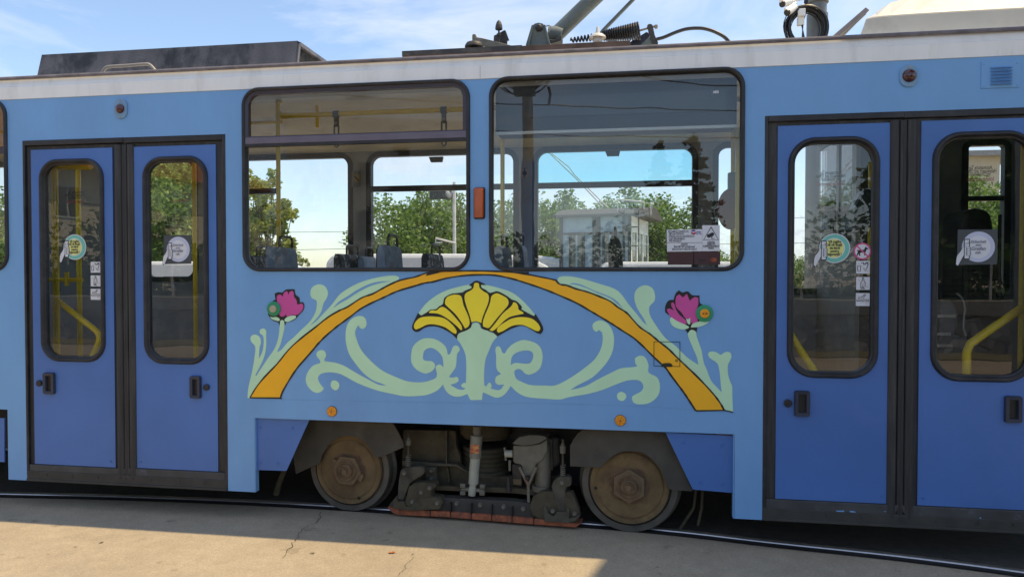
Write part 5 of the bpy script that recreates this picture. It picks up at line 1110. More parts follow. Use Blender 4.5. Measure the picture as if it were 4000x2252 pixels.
# ================================================================ trees
M_BARK = mat('grey_bark', (0.09, 0.07, 0.05), .9, var=.3, vscale=14, bump=.6)
F_WAL = foliage_mat('walnut_leaves', (0.065, 0.14, 0.028), (0.26, 0.38, 0.09))
F_POP = foliage_mat('yellowish_leaves', (0.12, 0.18, 0.025), (0.40, 0.44, 0.10))
F_DRK = foliage_mat('dark_needles', (0.008, 0.022, 0.010), (0.022, 0.05, 0.02))
F_HED = foliage_mat('hedge_leaves', (0.022, 0.065, 0.014), (0.09, 0.18, 0.035))
def leaf_quads(mb, c, r, n, size, rnd, flat=1.0):
    for _ in range(n):
        d = Vector((rnd.gauss(0, 1), rnd.gauss(0, 1), rnd.gauss(0, 1) * flat)).normalized() * (r * rnd.random() ** .45)
        p = c + d; a = Vector((rnd.gauss(0, 1), rnd.gauss(0, 1), rnd.gauss(0, .6))).normalized(); b = a.orthogonal(); b.rotate(Matrix.Rotation(rnd.random() * 6.28, 3, a)); b.normalize()
        s_ = size * (.6 + .8 * rnd.random())
        mb.add([p - a * s_ * .5, p + b * s_ * .28, p + a * s_ * .5, p - b * s_ * .28 + Vector((0, 0, -s_ * .1))], [(0, 1, 2, 3)])
def broadleaf(name, label, cat, loc, h, cr, trunk, seed, fol, group=None, clumps=60, per=60, size=.20, zlo=.28, elong=1.0):
    rnd = random.Random(seed); t = thing(name, label, cat, (0, 0, 0), group)
    tr = MB(); cz = h * (zlo + 1) / 2; hz = h * (1 - zlo) / 2
    top = Vector((rnd.uniform(-.2, .2), rnd.uniform(-.2, .2), cz)); tr.tube([(0, 0, -.1), (.05, 0, h * zlo * .6), top * .7 + Vector((0, 0, cz * .1)), top], [trunk, trunk * .8, trunk * .55, trunk * .3], 8)
    lv = MB()
    for k in range(clumps):
        d = Vector((rnd.gauss(0, 1), rnd.gauss(0, 1), rnd.gauss(0, 1))).normalized(); f_ = rnd.random() ** .4
        c = Vector((d.x * cr * f_, d.y * cr * f_, cz + d.z * hz * f_ * elong))
        if k % 2 == 0:
            base = Vector((0, 0, rnd.uniform(h * zlo * .6, cz))); mid = base.lerp(c, .55) + Vector((0, 0, -.1)); tr.tube([base, mid, c], [trunk * .28, trunk * .16, .01], 5)
        leaf_quads(lv, c, cr * rnd.uniform(.20, .34), per, size, rnd)
    a = tr.build('trunk', M_BARK, t, smooth=True); b = lv.build('crown', fol, t)
    t.location = loc; return t
def relabel(o, loc, rz, label, sc=1.0):
    c = copy_tree(o); c.location = loc; c.rotation_euler = (0, 0, rz); c.scale = (sc, sc, sc); c['label'] = label; return c
def GD(px_, depth, z=0):
    q = PD((px_, 1070), depth); return (q.x, q.y, z)
grp = 'broadleaf trees behind the tram'
t1 = broadleaf('walnut_tree', 'rounded loose walnut tree left of the white lamp post, seen through the first window', 'tree', GD(1590, 23), 4.55, 1.75, .16, 3, F_WAL, grp, 90, 130, .125, .15)
relabel(t1, GD(1740, 25), 2.0, 'walnut tree directly behind the white lamp post', 1.05)
relabel(t1, GD(1880, 27), 4.0, 'walnut tree behind the blue pillar between the two big windows', .98)
relabel(t1, GD(2120, 25), 1.0, 'walnut tree at the left edge of the second big window', 1.06)
relabel(t1, GD(2290, 27), 3.1, 'walnut tree behind the left half of the old workshop cabin', 1.05)
relabel(t1, GD(2470, 27), 5.1, 'walnut tree whose top rises over the middle of the cabin roof', 1.12)
relabel(t1, GD(2620, 25), .4, 'walnut tree just right of the old workshop cabin', 1.0)
relabel(t1, GD(2770, 34), 1.6, 'walnut tree behind the camera warning notice', .66)
relabel(t1, GD(3120, 33), 2.6, 'low walnut tree left of the utility pole through a door pane', .62)
relabel(t1, GD(3265, 34), 5.6, 'low walnut tree seen right of the utility pole through a door pane', .52)
relabel(t1, GD(3850, 26), 4.4, 'walnut tree below the beige block seen over the driver seat', 1.18)
relabel(t1, GD(3960, 24), 4.9, 'walnut tree at the right edge of the last door pane', 1.0)
relabel(t1, GD(10, 22), 2.2, 'walnut tree seen in the leftmost window', 1.0)
t2 = broadleaf('poplar_tree', 'tall narrow yellow-green poplar seen behind the first yellow pole in the first window', 'tree', GD(1045, 19), 4.75, .72, .10, 8, F_POP, 'yellow-green poplars behind the tram', 95, 80, .13, .05)
relabel(t2, GD(965, 20), 1.4, 'yellow-green poplar half hidden by the left edge of the first window', 1.05)
relabel(t2, GD(598, 31), .6, 'tall poplar whose double tip shows above the long dark roof box', 2.38)
relabel(t2, GD(752, 31), 3.6, 'tall poplar whose single tip just clears the dark roof box', 2.36)
relabel(t1, GD(672, 24), 5.0, 'walnut tree seen through the right pane of the left door', 1.35)
relabel(t2, GD(1178, 36), 2.3, 'small far poplar above the white van roofs', .60)
# low growth along the yard's far edge
rnd = random.Random(12); hb = MB()
for k in range(90):
    x_ = -34 + 72 * k / 90 + rnd.uniform(-.3, .3); leaf_quads(hb, Vector((x_, 33 + rnd.uniform(-.8, .8), rnd.uniform(.3, 1.0))), .75, 55, .26, rnd)
tag(hb.build('far_hedge', F_WAL), 'low green undergrowth along the far edge of the yard', 'undergrowth')['kind'] = 'stuff'

# ================================================================ yard behind the tram
pole = thing('utility_pole', 'thick grey steel utility pole behind the tram front, holding cameras and cables', 'pole', GD(3184, 9.2))
pc = Vector(GD(3184, 9.2)); mb = MB()
mb.tube([(pc.x, pc.y, 0), (pc.x, pc.y, 5.05), ], .128, 28); mb.build('lower_shaft', M_POLEC, pole, smooth=True)
zc = PD((3184, 15), 9.2).z; mb = MB(); mb.lathe([(.112, 4.9), (.112, 7.6), (.0, 7.6)], (pc.x, pc.y, 0), (0, 0, 1), 28); mb.build('upper_shaft', M_POLEC, pole, smooth=True)
mb = MB(); mb.lathe([(.124, zc - .03), (.134, zc - .02), (.134, zc + .02), (.124, zc + .03)], (pc.x, pc.y, 0), (0, 0, 1), 28); mb.build('collar', M_POLEC, pole, smooth=True)
DPc = 8.9
rp_ = random.Random(5); cb = MB()
ctr = PD(S('A3', '355,265')[0], DPc)
for k in range(28):
    r_ = rp_.uniform(.20, .262); o3 = ctr + RT * rp_.uniform(-.018, .03) + Vector((0, rp_.uniform(-.04, .04), rp_.uniform(-.02, .02)))
    sx_ = rp_.uniform(.92, 1.05); cb.tube([o3 + RT * (r_ * sx_ * math.cos(a_ * .2244)) + Vector((0, 0, r_ * math.sin(a_ * .2244))) for a_ in range(28)], .0068, 6, closed=True)
cc = cb.build('cable_coil', M_CABLE, smooth=True); tag(cc, 'thick coil of black cable hung on the grey utility pole', 'cable coil')
cb = MB()
for k in range(5):
    p0 = PD(S('A3', '%d,0' % (345 + k * 8))[0], DPc); cb.tube([p0, PD(S('A3', '%d,120' % (338 + k * 6))[0], DPc), PD(S('A3', '%d,240' % (330 - k * 3))[0], DPc), PD(S('A3', '%d,420' % (318 + k * 10))[0], DPc), PD((3140, 400), DPc)], .006, 6)
o = cb.build('hanging_cable', M_CABLE, smooth=True); tag(o, 'bundle of thin black cables hanging down beside the utility pole', 'cable')
def camera_thing(c0, c1, label, hood, r_=.043):
    t = thing('security_camera', label, 'camera', tuple(PD(S('A3', c0)[0], DPc)), 'security cameras on the utility pole')
    a_ = PD(S('A3', c0)[0], DPc); b_ = PD(S('A3', c1)[0], DPc - .06); mb = MB(); mb.tube([a_, b_], [r_, r_], 16); mb.build('housing', mat('white_camera_plastic', (.82, .82, .78), .4), t, smooth=True, bevel=.003)
    d_ = (b_ - a_).normalized(); mb = MB(); mb.tube([b_, b_ + d_ * .02], [r_ * .93, r_ * .93], 16); mb.build('lens_face', M_CABLE, t)
    mb = MB(); up_ = Vector((0, 0, r_ + .004)); mb.tube([a_ + up_ - d_ * .01, b_ + up_ + d_ * .045], [.022, .022], 8); mb.build('sun_hood', MATS['white_camera_plastic'], t)
    mb = MB(); mb.tube([a_, PD(S('A3', hood)[0], DPc)], .013, 8); mb.build('mount_arm', MATS['white_camera_plastic'], t)
camera_thing('255,72', '185,118', 'lower white bullet camera with a dark face, pointing down left on the utility pole', '345,45')
camera_thing('215,15', '140,38', 'upper white bullet camera cut by the top edge of the photo', '345,-10')
mb = MB(); q = PD(S('A3', '310,118')[0], DPc - .02); mb.box(q.x - .04, q.x + .05, q.y - .03, q.y + .03, q.z - .05, q.z + .04); tag(mb.build('junction_box', MATS['white_camera_plastic'], bevel=.006), 'small white junction box behind the cable coil', 'box', 'junction boxes on the utility pole')
mb = MB(); q = PD(S('A3', '315,205')[0], DPc + .02); mb.box(q.x - .05, q.x + .03, q.y - .03, q.y + .03, q.z - .05, q.z + .05); tag(mb.build('junction_box', MATS['white_camera_plastic'], bevel=.006), 'small beige junction box seen inside the ring of the cable coil', 'box', 'junction boxes on the utility pole')

# lamp post
g0 = Vector(GD(1775, 21)); lp_ = thing('street_lamp', 'slim white lamp post with a single lamp head in front of the walnut trees', 'street lamp', g0)
zt = PD((1775, 712), 21).z; mb = MB(); mb.tube([(g0.x, g0.y, 0), (g0.x, g0.y, 1.9), (g0.x, g0.y, zt)], [.065, .055, .045], 12); mb.build('post', mat('pale_lamp_paint', (.6, .6, .58), .5), lp_, smooth=True)
P_ = [PD(S('B1', s_)[0], 21) for s_ in ('1872,640', '1868,575', '1850,530', '1835,515')]; mb = MB(); mb.tube(P_, .022, 8); mb.build('lamp_arm', MATS['pale_lamp_paint'], lp_, smooth=True)
q = PD(S('B1', '1828,505')[0], 21); mb = MB(); mb.lathe([(.02, .10), (.12, .05), (.15, 0), (.13, -.05), (.02, -.10)], q, (1, -.5, .5), 16); mb.build('lamp_head', M_STEEL, lp_, smooth=True)
q = PD(S('B1', '1742,512')[0], 21); mb = MB(); mb.box(q.x - .33, q.x + .33, q.y - .02, q.y + .02, q.z - .12, q.z + .12); tag(mb.build('street_sign', mat('dark_sign', (.02, .03, .03), .5), bevel=.01), 'dark rectangular sign hanging left of the lamp head', 'sign')
sg = MB()
P_ = [PD(S('B1', s_)[0], 20.8) for s_ in ('1700,915', '1695,960', '1760,958')]; sg.tube([PD(S('B1', '1695,918')[0], 20.8), PD(S('B1', '1880,965')[0], 20.8)], .03, 8); sg.tube(P_, .025, 8)
sg.tube([PD(S('B1', '1880,965')[0], 20.8), Vector(GD(1778, 20.8))], .035, 8)
tag(sg.build('barrier_arm', MATS['pale_lamp_paint']), 'white barrier arm sloping in front of the walnut trees', 'barrier')

# old workshop rail cabin
def PX(c, s_, dep): return [PD(p_, dep) for p_ in S(c, s_)]
M_CAB = mat('flaking_pale_blue_paint', (0.27, 0.37, 0.43), .7, var=.12, vscale=5, dirt=(.16, .13, .10), dscale=5, dlo=.60, dhi=.70)
M_CABF = mat('dark_cabin_frame', (.05, .055, .06), .7)
M_CABW = mat('white_cabin_paint', (.62, .66, .62), .6, var=.05)
A_ = PD(S('B2', '450,1000')[0], 15.15); B_ = PD(S('B2', '1125,1000')[0], 14.6); C_ = PD(S('B2', '1262,1000')[0], 15.9)
d1 = (B_ - A_); d1.z = 0; L1 = d1.length; d1.normalize(); n1 = Vector((-d1.y, d1.x, 0)) * 1.0
zt_ = PD(S('B2', '1060,705')[0], 14.8).z - .02; zl = .9
cab = thing('workshop_cabin', 'old pale blue workshop rail car with dark framing, a ladder and a white front', 'rail vehicle', (A_.x, A_.y, 0))
W_ = 1.9
CM = Matrix((d1, n1, Vector((0, 0, 1)))).transposed().to_4x4(); CM.translation = Vector((A_.x, A_.y, 0))
def cbox(nm, x0, x1, y0, y1, z0, z1, m, par=None, bev=0.0):
    mb = MB(); mb.box(x0, x1, y0, y1, z0, z1, M=CM); return mb.build(nm, m, par or cab, bevel=bev)
cbox('cabin_wall', 0, L1, 0, .04, zl, zt_, M_CAB); cbox('rear_wall', 0, .04, .04, W_, zl, zt_, M_CAB); cbox('far_side_wall', 0, L1, W_ - .04, W_, zl, zt_, M_CAB)
fr_ = MB()
for x0, x1 in ((0, .07), (L1 * .47, L1 * .47 + .15), (L1 * .545, L1 * .545 + .05), (L1 * .885, L1 * .885 + .05), (L1 * .96, L1)): fr_.box(x0, x1, -.02, .0, zl, zt_, M=CM)
for z_ in (zl + .28, zt_ - .36): fr_.box(0, L1, -.015, .0, z_, z_ + .04, M=CM)
fr_.build('frame_strip', M_CABF, cab)
for x0, x1, z0, z1 in ((L1 * .14, L1 * .36, 1.52, 2.62), (L1 * .61, L1 * .83, 1.5, 2.62)):
    o = cbox('side_window', x0, x1, -.03, -.001, z0, z1, M_CABF); cbox('pane', x0 + .06, x1 - .06, -.036, -.031, z0 + .06, z1 - .06, mat('dusty_cabin_glass', (.13, .15, .13), .65), o); cbox('mullion', (x0 + x1) / 2 - .02, (x0 + x1) / 2 + .02, -.04, -.037, z0 + .06, z1 - .06, M_CAB, o)
cbox('front_wall', L1 - .04, L1, .0, W_, zl, 1.75, M_CABW); cbox('front_lintel', L1 - .04, L1, .0, W_, 2.62, zt_ + .02, M_CABW)
for y0 in (.0, .60, 1.22, W_ - .08): cbox('front_post', L1 - .045, L1 + .003, y0, y0 + .08, 1.75, 2.62, M_CABW)
mb = MB(); mb.box(L1 - .03, L1 - .02, .05, W_ - .05, 1.75, 2.62, M=CM); mb.build('front_pane', M_GLASS, cab)
mb = MB(); secr = [(-.12, zt_), (W_ + .12, zt_), (W_ + .1, zt_ + .05), (W_ * .75, zt_ + .20), (W_ * .5, zt_ + .25), (W_ * .25, zt_ + .20), (-.1, zt_ + .05)]
vs = [CM @ Vector((x_, p_[0], p_[1])) for x_ in (-.12, L1 + .30) for p_ in secr]; n = len(secr)
mb.add(vs, [(i, (i + 1) % n, n + (i + 1) % n, n + i) for i in range(n)] + [tuple(range(n)), tuple(range(2 * n - 1, n - 1, -1))]); mb.build('roof', mat('dark_felt_roof', (.07, .07, .07), .9), cab)
ld = MB(); xl = L1 * .93
for x_ in (xl - .02, xl + .28): ld.tube([CM @ Vector((x_, -.10, .5)), CM @ Vector((x_, -.10, zt_ + .1))], .012, 6)
for k in range(7): ld.tube([CM @ Vector((xl - .02, -.10, .8 + .38 * k)), CM @ Vector((xl + .28, -.10, .8 + .38 * k))], .011, 6)
ld.build('ladder', M_CABF, cab)
rl = MB(); rl.tube([CM @ Vector(v) for v in ((L1 - .3, .1, zt_ + .05), (L1 - .3, .1, zt_ + .35), (L1 + .2, .3, zt_ + .30), (L1 + .2, .3, zt_ + .08))], .018, 8); rl.tube([CM @ Vector(v) for v in ((L1 + .3, .5, zt_ + .05), (L1 + .3, .5, zt_ + .3), (L1 + .3, .8, zt_ + .3))], .015, 8); rl.build('roof_guard', MATS['pale_lamp_paint'], cab, smooth=True)
tp = MB()
q0 = PD(S('B2', '860,625')[0], 16); 
tp.tube([q0, PD(S('B2', '600,350')[0], 16), PD(S('B2', '370,130')[0], 16.2), PD(S('B2', '250,40')[0], 16.2)], .015, 8); tp.tube([q0 + Vector((.1, .1, 0)), PD(S('B2', '590,320')[0], 16.2), PD(S('B2', '540,250')[0], 16.2), PD(S('B2', '440,170')[0], 16.2), PD(S('B2', '375,120')[0], 16.2)], .014, 8)
tp.build('trolley_pole', MATS['pale_lamp_paint'], cab, smooth=True)
tb_ = MB(); q1 = q0 + Vector((.05, 0, -.12)); tb_.box(q1.x - .18, q1.x + .25, q1.y - .2, q1.y + .2, q1.z - .22, q1.z + .06); tb_.build('trolley_base', M_CAST, cab, bevel=.02)
cbox('head_lamp', L1 * .90, L1 * .90 + .1, -.16, -.02, zt_ - .38, zt_ - .18, M_CABF, None, .02)
o = cbox('chassis', -.2, L1 + .4, .1, W_ - .1, .38, .88, M_CABF)
for x_ in (.5, L1 - .5):
    mb = MB(); mb.tube([CM @ Vector((x_, .12, .36)), CM @ Vector((x_, W_ - .12, .36))], .36, 24); mb.build('wheel', M_IRON, cab)

# white vans in the yard, only their roofs show over the window sills
M_VAN = mat('white_van_paint', (.70, .71, .72), .3, var=.02, coat=.4); M_VANG = mat('dark_van_glass', (.03, .035, .04), .08)
def van(loc, rz, label, h=2.05):
    t = thing('parked_van', label, 'van', (0, 0, 0), 'white vans parked in the yard'); L = 4.9
    sec = [(0, .35), (4.7, .35), (4.88, .5), (4.9, .95), (4.75, 1.12), (3.95, 1.28), (3.30, h - .18), (3.05, h - .05), (2.6, h), (.15, h), (.03, h - .12), (0, 1.0)]
    mb = MB(); mb.prism(sec, -.95, .95); mb.build('body', M_VAN, t, bevel=.06)
    mb = MB(); mb.prism([(3.98, 1.30), (3.36, h - .22), (3.42, h - .20), (4.05, 1.31)], -.84, .84); mb.build('windscreen', M_VANG, t)
    for y_ in (-.956, .951):
        for sh_ in ([(2.55, 1.22), (3.72, 1.22), (3.20, h - .27), (2.55, h - .27)], [(1.2, 1.22), (2.4, 1.22), (2.4, h - .27), (1.2, h - .27)]):
            mb = MB(); mb.prism(sh_, y_, y_ + .005); mb.build('side_window', M_VANG, t)
    for x_ in (.9, 4.0):
        for y_ in (-.97, .77):
            mb = MB(); mb.lathe([(.34, 0), (.34, .2), (.001, .2)], (x_, y_, .34), (0, 1, 0), 24); o = mb.build('wheel', M_RUB, t); mb = MB(); mb.lathe([(.2, 0), (.17, .01), (.001, .01)], (x_, y_ - .012 if y_ < 0 else y_ + .2, .34), (0, 1, 0), 16); mb.build('rim', M_STEEL, o)
    for y_ in (-.9, .68): mb = MB(); mb.box(4.84, 4.90, y_, y_ + .22, .78, .95); mb.build('headlight', M_STEEL, t, bevel=.02)
    t.location = loc; t.rotation_euler = (0, 0, rz); return t
def vat(px_right, dep, off=0.0):
    q = PD((px_right, 1070), dep); return (q.x - 4.4 * math.cos(YAW) , q.y - 4.4 * math.sin(YAW), 0)
v1 = van(vat(2395, 11.5), YAW, 'white van with a rounded roof in front of the old workshop cabin', 2.05)
v2 = copy_tree(v1); q = PD((700, 1070), 13); v2.location = (q.x - 1.2, q.y, 0); v2.rotation_euler = (0, 0, .2); v2['label'] = 'white van seen through the right pane of the left door'; v2.scale = (1, 1, .96)
v3 = copy_tree(v1); q = PD((1180, 1070), 15); v3.location = (q.x - 1.3, q.y, 0); v3.rotation_euler = (0, 0, -.1); v3['label'] = 'white van whose roof shows low in the first window beside the blue grey seat'; v3.scale = (1, 1, .92)
v4 = copy_tree(v1); q = PD((2640, 1070), 14.5); v4.location = (q.x - 1.6, q.y, 0); v4.rotation_euler = (0, 0, .1); v4['label'] = 'white van seen low behind the notices in the second window'; v4.scale = (1, 1, .97)
v5 = copy_tree(v1); q = PD((1840, 1070), 17); v5.location = (q.x - 1.0, q.y, 0); v5.rotation_euler = (0, 0, .0); v5['label'] = 'white van seen below the white lamp post in the first window'; v5.scale = (1, 1, 1.06)
# beige block beyond
q0 = PD(S('B3', '1700,150')[0], 42); q1 = PD(S('B3', '2190,150')[0], 42); q2 = PD(S('B3', '2245,150')[0], 47)
bt_ = thing('apartment_block', 'plain beige block wall above the trees seen through the last door pane', 'building', (q0.x, q0.y, 0)); mb = MB()
d_ = (q1 - q0); ztop = q0.z
mb.add([(q0.x, q0.y, 0), (q1.x, q1.y, 0), (q1.x + 1.4, q1.y + 9, 0), (q0.x + 1.4, q0.y + 9, 0), (q0.x, q0.y, ztop), (q1.x, q1.y, ztop), (q1.x + 1.4, q1.y + 9, ztop), (q0.x + 1.4, q0.y + 9, ztop)], [(0, 1, 5, 4), (1, 2, 6, 5), (2, 3, 7, 6), (3, 0, 4, 7), (4, 5, 6, 7)])
mb.build('wall', mat('beige_render', (.52, .47, .37), .9, var=.04), bt_)
mb = MB(); mb.box(q0.x - .2, q1.x + 1.6, q0.y - .2, q0.y + 9, ztop, ztop + .3); mb.build('roof_edge', mat('grey_roof_edge', (.3, .3, .3), .8), bt_)
for k in range(4):
    mb = MB(); xx = q0.x + (q1.x - q0.x) * (.2 + .22 * k); yy = q0.y + (q1.y - q0.y) * (.2 + .22 * k) - .06; mb.box(xx - .5, xx + .5, yy - .05, yy + .3, 2.2, 3.6); mb.build('window', M_VANG, bt_)
# overhead wires
def wire(pts, label, r_=.008):
    mb = MB(); mb.tube(pts, r_, 5); tag(mb.build('overhead_wire', M_CABLE), label, 'wire', 'overhead wires')
wire([PD((-400, 905), 26), PD((1100, 907), 26), PD((1370, 904), 26), PD((3300, 845), 26), PD((4600, 800), 26)], 'thin dark wire crossing the sky about mid height of the window panes, behind the tram')
wire([PD((-400, 975), 30), PD((1170, 975), 30), PD((1370, 971), 30), PD((4600, 930), 30)], 'lower thin wire just above the van roofs, behind the tram', .010)
# leaves and crumbs on the yard
def leaf_thing(p_, s_, rz, m, label, nm='fallen_leaf'):
    q = PG(p_); mb = MB(); o_ = [(-1, 0), (-.5, .35), (-.1, .3), (.2, .55), (.45, .25), (1, .1), (.5, -.2), (.35, -.5), (0, -.3), (-.5, -.35)]
    vs = []
    for a_, b_ in o_: vs.append((q.x + s_ * (a_ * math.cos(rz) - b_ * math.sin(rz)), q.y + s_ * (a_ * math.sin(rz) + b_ * math.cos(rz)), .004 + s_ * .35 * abs(b_)))
    vs.append((q.x, q.y, .005)); n_ = len(o_); mb.add(vs, [(i, (i + 1) % n_, n_) for i in range(n_)]); tag(mb.build(nm, m), label, 'leaf', 'dry leaves on the concrete')
M_LF = mat('dry_orange_leaf', (.40, .13, .03), .7, var=.4, vscale=60); M_LB = mat('dry_brown_leaf', (.14, .10, .07), .8, var=.4, vscale=60)
leaf_thing(S('D1', '1285,1225')[0], .028, .3, M_LF, 'curled orange dry leaf on the sunlit concrete below the left wheel')
leaf_thing(S('D0', '960,1128')[0], .018, 1.2, M_LB, 'small pale dry leaf on the sunlit concrete below the left door')
leaf_thing(S('D0', '710,1170')[0], .011, .2, M_LB, 'tiny brown leaf left of the pale dry leaf')
leaf_thing(S('D0', '1595,928')[0], .014, .1, M_LB, 'dark dry leaf lying in the tram shadow below the left door')
leaf_thing(S('D1', '535,1230')[0], .018, .1, M_LB, 'flat grey-brown scrap on the sunlit concrete near the crack')
leaf_thing(S('D1', '1262,1040')[0], .017, .2, M_LB, 'dark dry leaf at the shadow edge above the orange leaf')
leaf_thing(S('D2', '1372,1362')[0], .012, .2, M_LB, 'dark crumb on the shaded concrete below the right wheel')
leaf_thing(S('D1', '1480,1240')[0], .012, .7, M_LB, 'brown dry crumb at the end of the hairline crack')
def crack(c, s_, wd):
    P_ = [PG(p_) for p_ in S(c, s_)]; r2 = random.Random(len(s_)); o_ = []
    for i in range(len(P_) - 1):
        for k in range(6):
            v = P_[i].lerp(P_[i + 1], k / 6); o_.append((v.x + r2.uniform(-.012, .012), v.y + r2.uniform(-.006, .006)))
    mb = MB(); n_ = len(o_); w_ = [wd * r2.uniform(.3, 1.3) for _ in o_]
    mb.add([(a_[0] - w_[i], a_[1], .0035) for i, a_ in enumerate(o_)] + [(a_[0] + w_[i], a_[1], .0035) for i, a_ in enumerate(o_)], [(i, n_ + i, n_ + i + 1, i + 1) for i in range(n_ - 1)])
    struct(mb.build('ground_crack', M_BED))
crack('D1', '620,840 580,925 430,1010 375,1090 330,1170 215,1300', .0022); crack('D1', '1483,1262 1400,1370 1330,1460', .0014)

# ================================================================ the street side, seen only as reflections in the panes
M_STONE = bpy.data.materials.new('rubble_stone'); M_STONE.use_nodes = True
t = M_STONE.node_tree; b = t.nodes['Principled BSDF']; c_ = t.nodes.new('ShaderNodeTexCoord'); v_ = t.nodes.new('ShaderNodeTexVoronoi'); v_.inputs['Scale'].default_value = 4.6
v2_ = t.nodes.new('ShaderNodeTexVoronoi'); v2_.feature = 'DISTANCE_TO_EDGE'; v2_.inputs['Scale'].default_value = 4.6
t.links.new(c_.outputs['Object'], v_.inputs['Vector']); t.links.new(c_.outputs['Object'], v2_.inputs['Vector'])
r_ = t.nodes.new('ShaderNodeValToRGB'); r_.color_ramp.elements[0].color = (.22, .20, .17, 1); r_.color_ramp.elements[1].color = (.50, .46, .40, 1)
sp_ = t.nodes.new('ShaderNodeSeparateColor'); t.links.new(v_.outputs['Color'], sp_.inputs[0]); t.links.new(sp_.outputs[0], r_.inputs['Fac'])
g_ = t.nodes.new('ShaderNodeMapRange'); g_.inputs['From Max'].default_value = .05; t.links.new(v2_.outputs['Distance'], g_.inputs['Value'])
x_ = t.nodes.new('ShaderNodeMix'); x_.data_type = 'RGBA'; x_.inputs['A'].default_value = (.03, .03, .028, 1); t.links.new(g_.outputs['Result'], x_.inputs['Factor']); t.links.new(r_.outputs['Color'], x_.inputs['B']); t.links.new(x_.outputs['Result'], b.inputs['Base Color']); b.inputs['Roughness'].default_value = .9
WY = -12.4
sw = thing('stone_wall', 'long rubble stone retaining wall with a concrete coping across the street', 'wall', (0, WY, 0))
mb = MB(); mb.box(-30, 22, WY - .4, WY, 0, .82); mb.build('stonework', M_STONE, sw); mb = MB(); mb.box(-30, 22, WY - .45, WY + .05, .82, 1.16); mb.build('coping', mat('grey_coping', (.30, .29, .26), .9, var=.15), sw, bevel=.02)
mb = MB(); mb.box(-40, 30, WY - 20, WY - .45, 0, 1.1); struct(mb.build('bank', mat('grassy_bank', (.07, .10, .035), .95, var=.4, vscale=8)))
mb = MB(); mb.box(-30, 22, WY + .0, WY + 1.3, .005, .02); struct(mb.build('verge', mat('dry_verge', (.16, .14, .07), .95, var=.4, vscale=12)))
fn = thing('mesh_fence', 'low wire fence on posts above the stone wall', 'fence', (0, WY - .3, 1.16))
for k in range(27): mb = MB(); mb.box(-30 + 2 * k, -29.95 + 2 * k, WY - .33, WY - .28, 1.1, 2.15); mb.build('post', MATS['pale_lamp_paint'], fn)
mb = MB()
for k in range(9): mb.box(-30, 22, WY - .31, WY - .30, 1.2 + .11 * k, 1.212 + .11 * k)
for k in range(260): mb.box(-30 + .2 * k, -29.988 + .2 * k, WY - .312, WY - .302, 1.16, 2.1)
mb.build('wire_mesh', MATS['dark_canopy_wire'] if 'dark_canopy_wire' in MATS else mat('dull_fence_wire', (.10, .11, .10), .7), fn)
rnd = random.Random(2); hb = MB()
for k in range(110):
    x_ = -27 + 46 * k / 110; hh = 2.2 + .5 * math.sin(k * .5) + rnd.uniform(-.3, .3)
    for zz in (1.4, 2.1, hh + .3): leaf_quads(hb, Vector((x_, WY - 1.6 + rnd.uniform(-.3, .3), zz)), .62, 38, .22, rnd)
o = hb.build('hedge', F_HED); tag(o, 'dense green hedge behind the fence across the street', 'hedge')
def spruce(loc, h, r_, label, seed):
    rnd = random.Random(seed); t = thing('spruce_tree', label, 'tree', (0, 0, 0), 'dark spruces across the street'); mb = MB(); mb.tube([(0, 0, 0), (0, 0, h)], [.18, .02], 8); mb.build('trunk', M_BARK, t); lv = MB(); k = 0; z = h * .12
    while z < h * .99:
        rr = r_ * (1 - z / h) ** .9 + .03; nb = 8
        for i in range(nb):
            a_ = i * 6.283 / nb + rnd.uniform(-.3, .3); rl_ = rr * rnd.uniform(.4, 1.3); dz = rnd.uniform(-.14, .14)
            for s_ in range(4): f_ = (s_ + 1) / 4; leaf_quads(lv, Vector((math.cos(a_) * rl_ * f_, math.sin(a_) * rl_ * f_, z + dz - rl_ * f_ * .28 + rl_ * f_ * f_ * .12)), .05 + .16 * rl_ * f_ * .6, 16, .15, rnd, .5)
        z += h * .034
    lv.build('crown', F_DRK, t); t.location = loc; return t
def ML(px_, dep, z=0): q = PD((px_, 1070), dep); return (q.x, -q.y, z)
sp1 = spruce(ML(1570, 27), 6.9, 2.6, 'broad dark spruce across the street opposite the first window', 5)
s2 = copy_tree(sp1); s2.location = ML(2575, 27); s2.scale = (.75, .75, 1.0); s2['label'] = 'slim dark spruce opposite the middle of the second window, the left one of a pair'
s3 = copy_tree(sp1); s3.location = ML(2705, 26); s3.scale = (.9, .9, 1.0); s3['label'] = 'slim dark spruce opposite the right end of the second window'
s4 = copy_tree(sp1); s4.location = ML(3720, 24); s4.scale = (.9, .9, 1.1); s4['label'] = 'dark spruce across the street opposite the front doors'
s5 = copy_tree(sp1); s5.location = ML(1195, 28); s5.scale = (.5, .5, .82); s5['label'] = 'small dark spruce between the long house and the broad spruce'
bl = broadleaf('linden_tree', 'bushy linden in front of the long house across the street', 'tree', ML(540, 22), 3.5, 1.2, .15, 21, F_HED, 'lindens across the street', 50, 60, .22, .25)
relabel(bl, ML(760, 25), 2.0, 'linden in front of the middle of the long house', .80); relabel(bl, ML(300, 23), 1.0, 'linden at the left end of the long house', .65); relabel(bl, ML(3720, 21), 3.0, 'linden across the street opposite the driver', 1.9); relabel(bl, ML(3980, 20), 4.0, 'linden across the street at the far right', 2.1); relabel(bl, ML(3600, 26), 1.0, 'linden across the street behind the spruce opposite the front doors', 1.5)
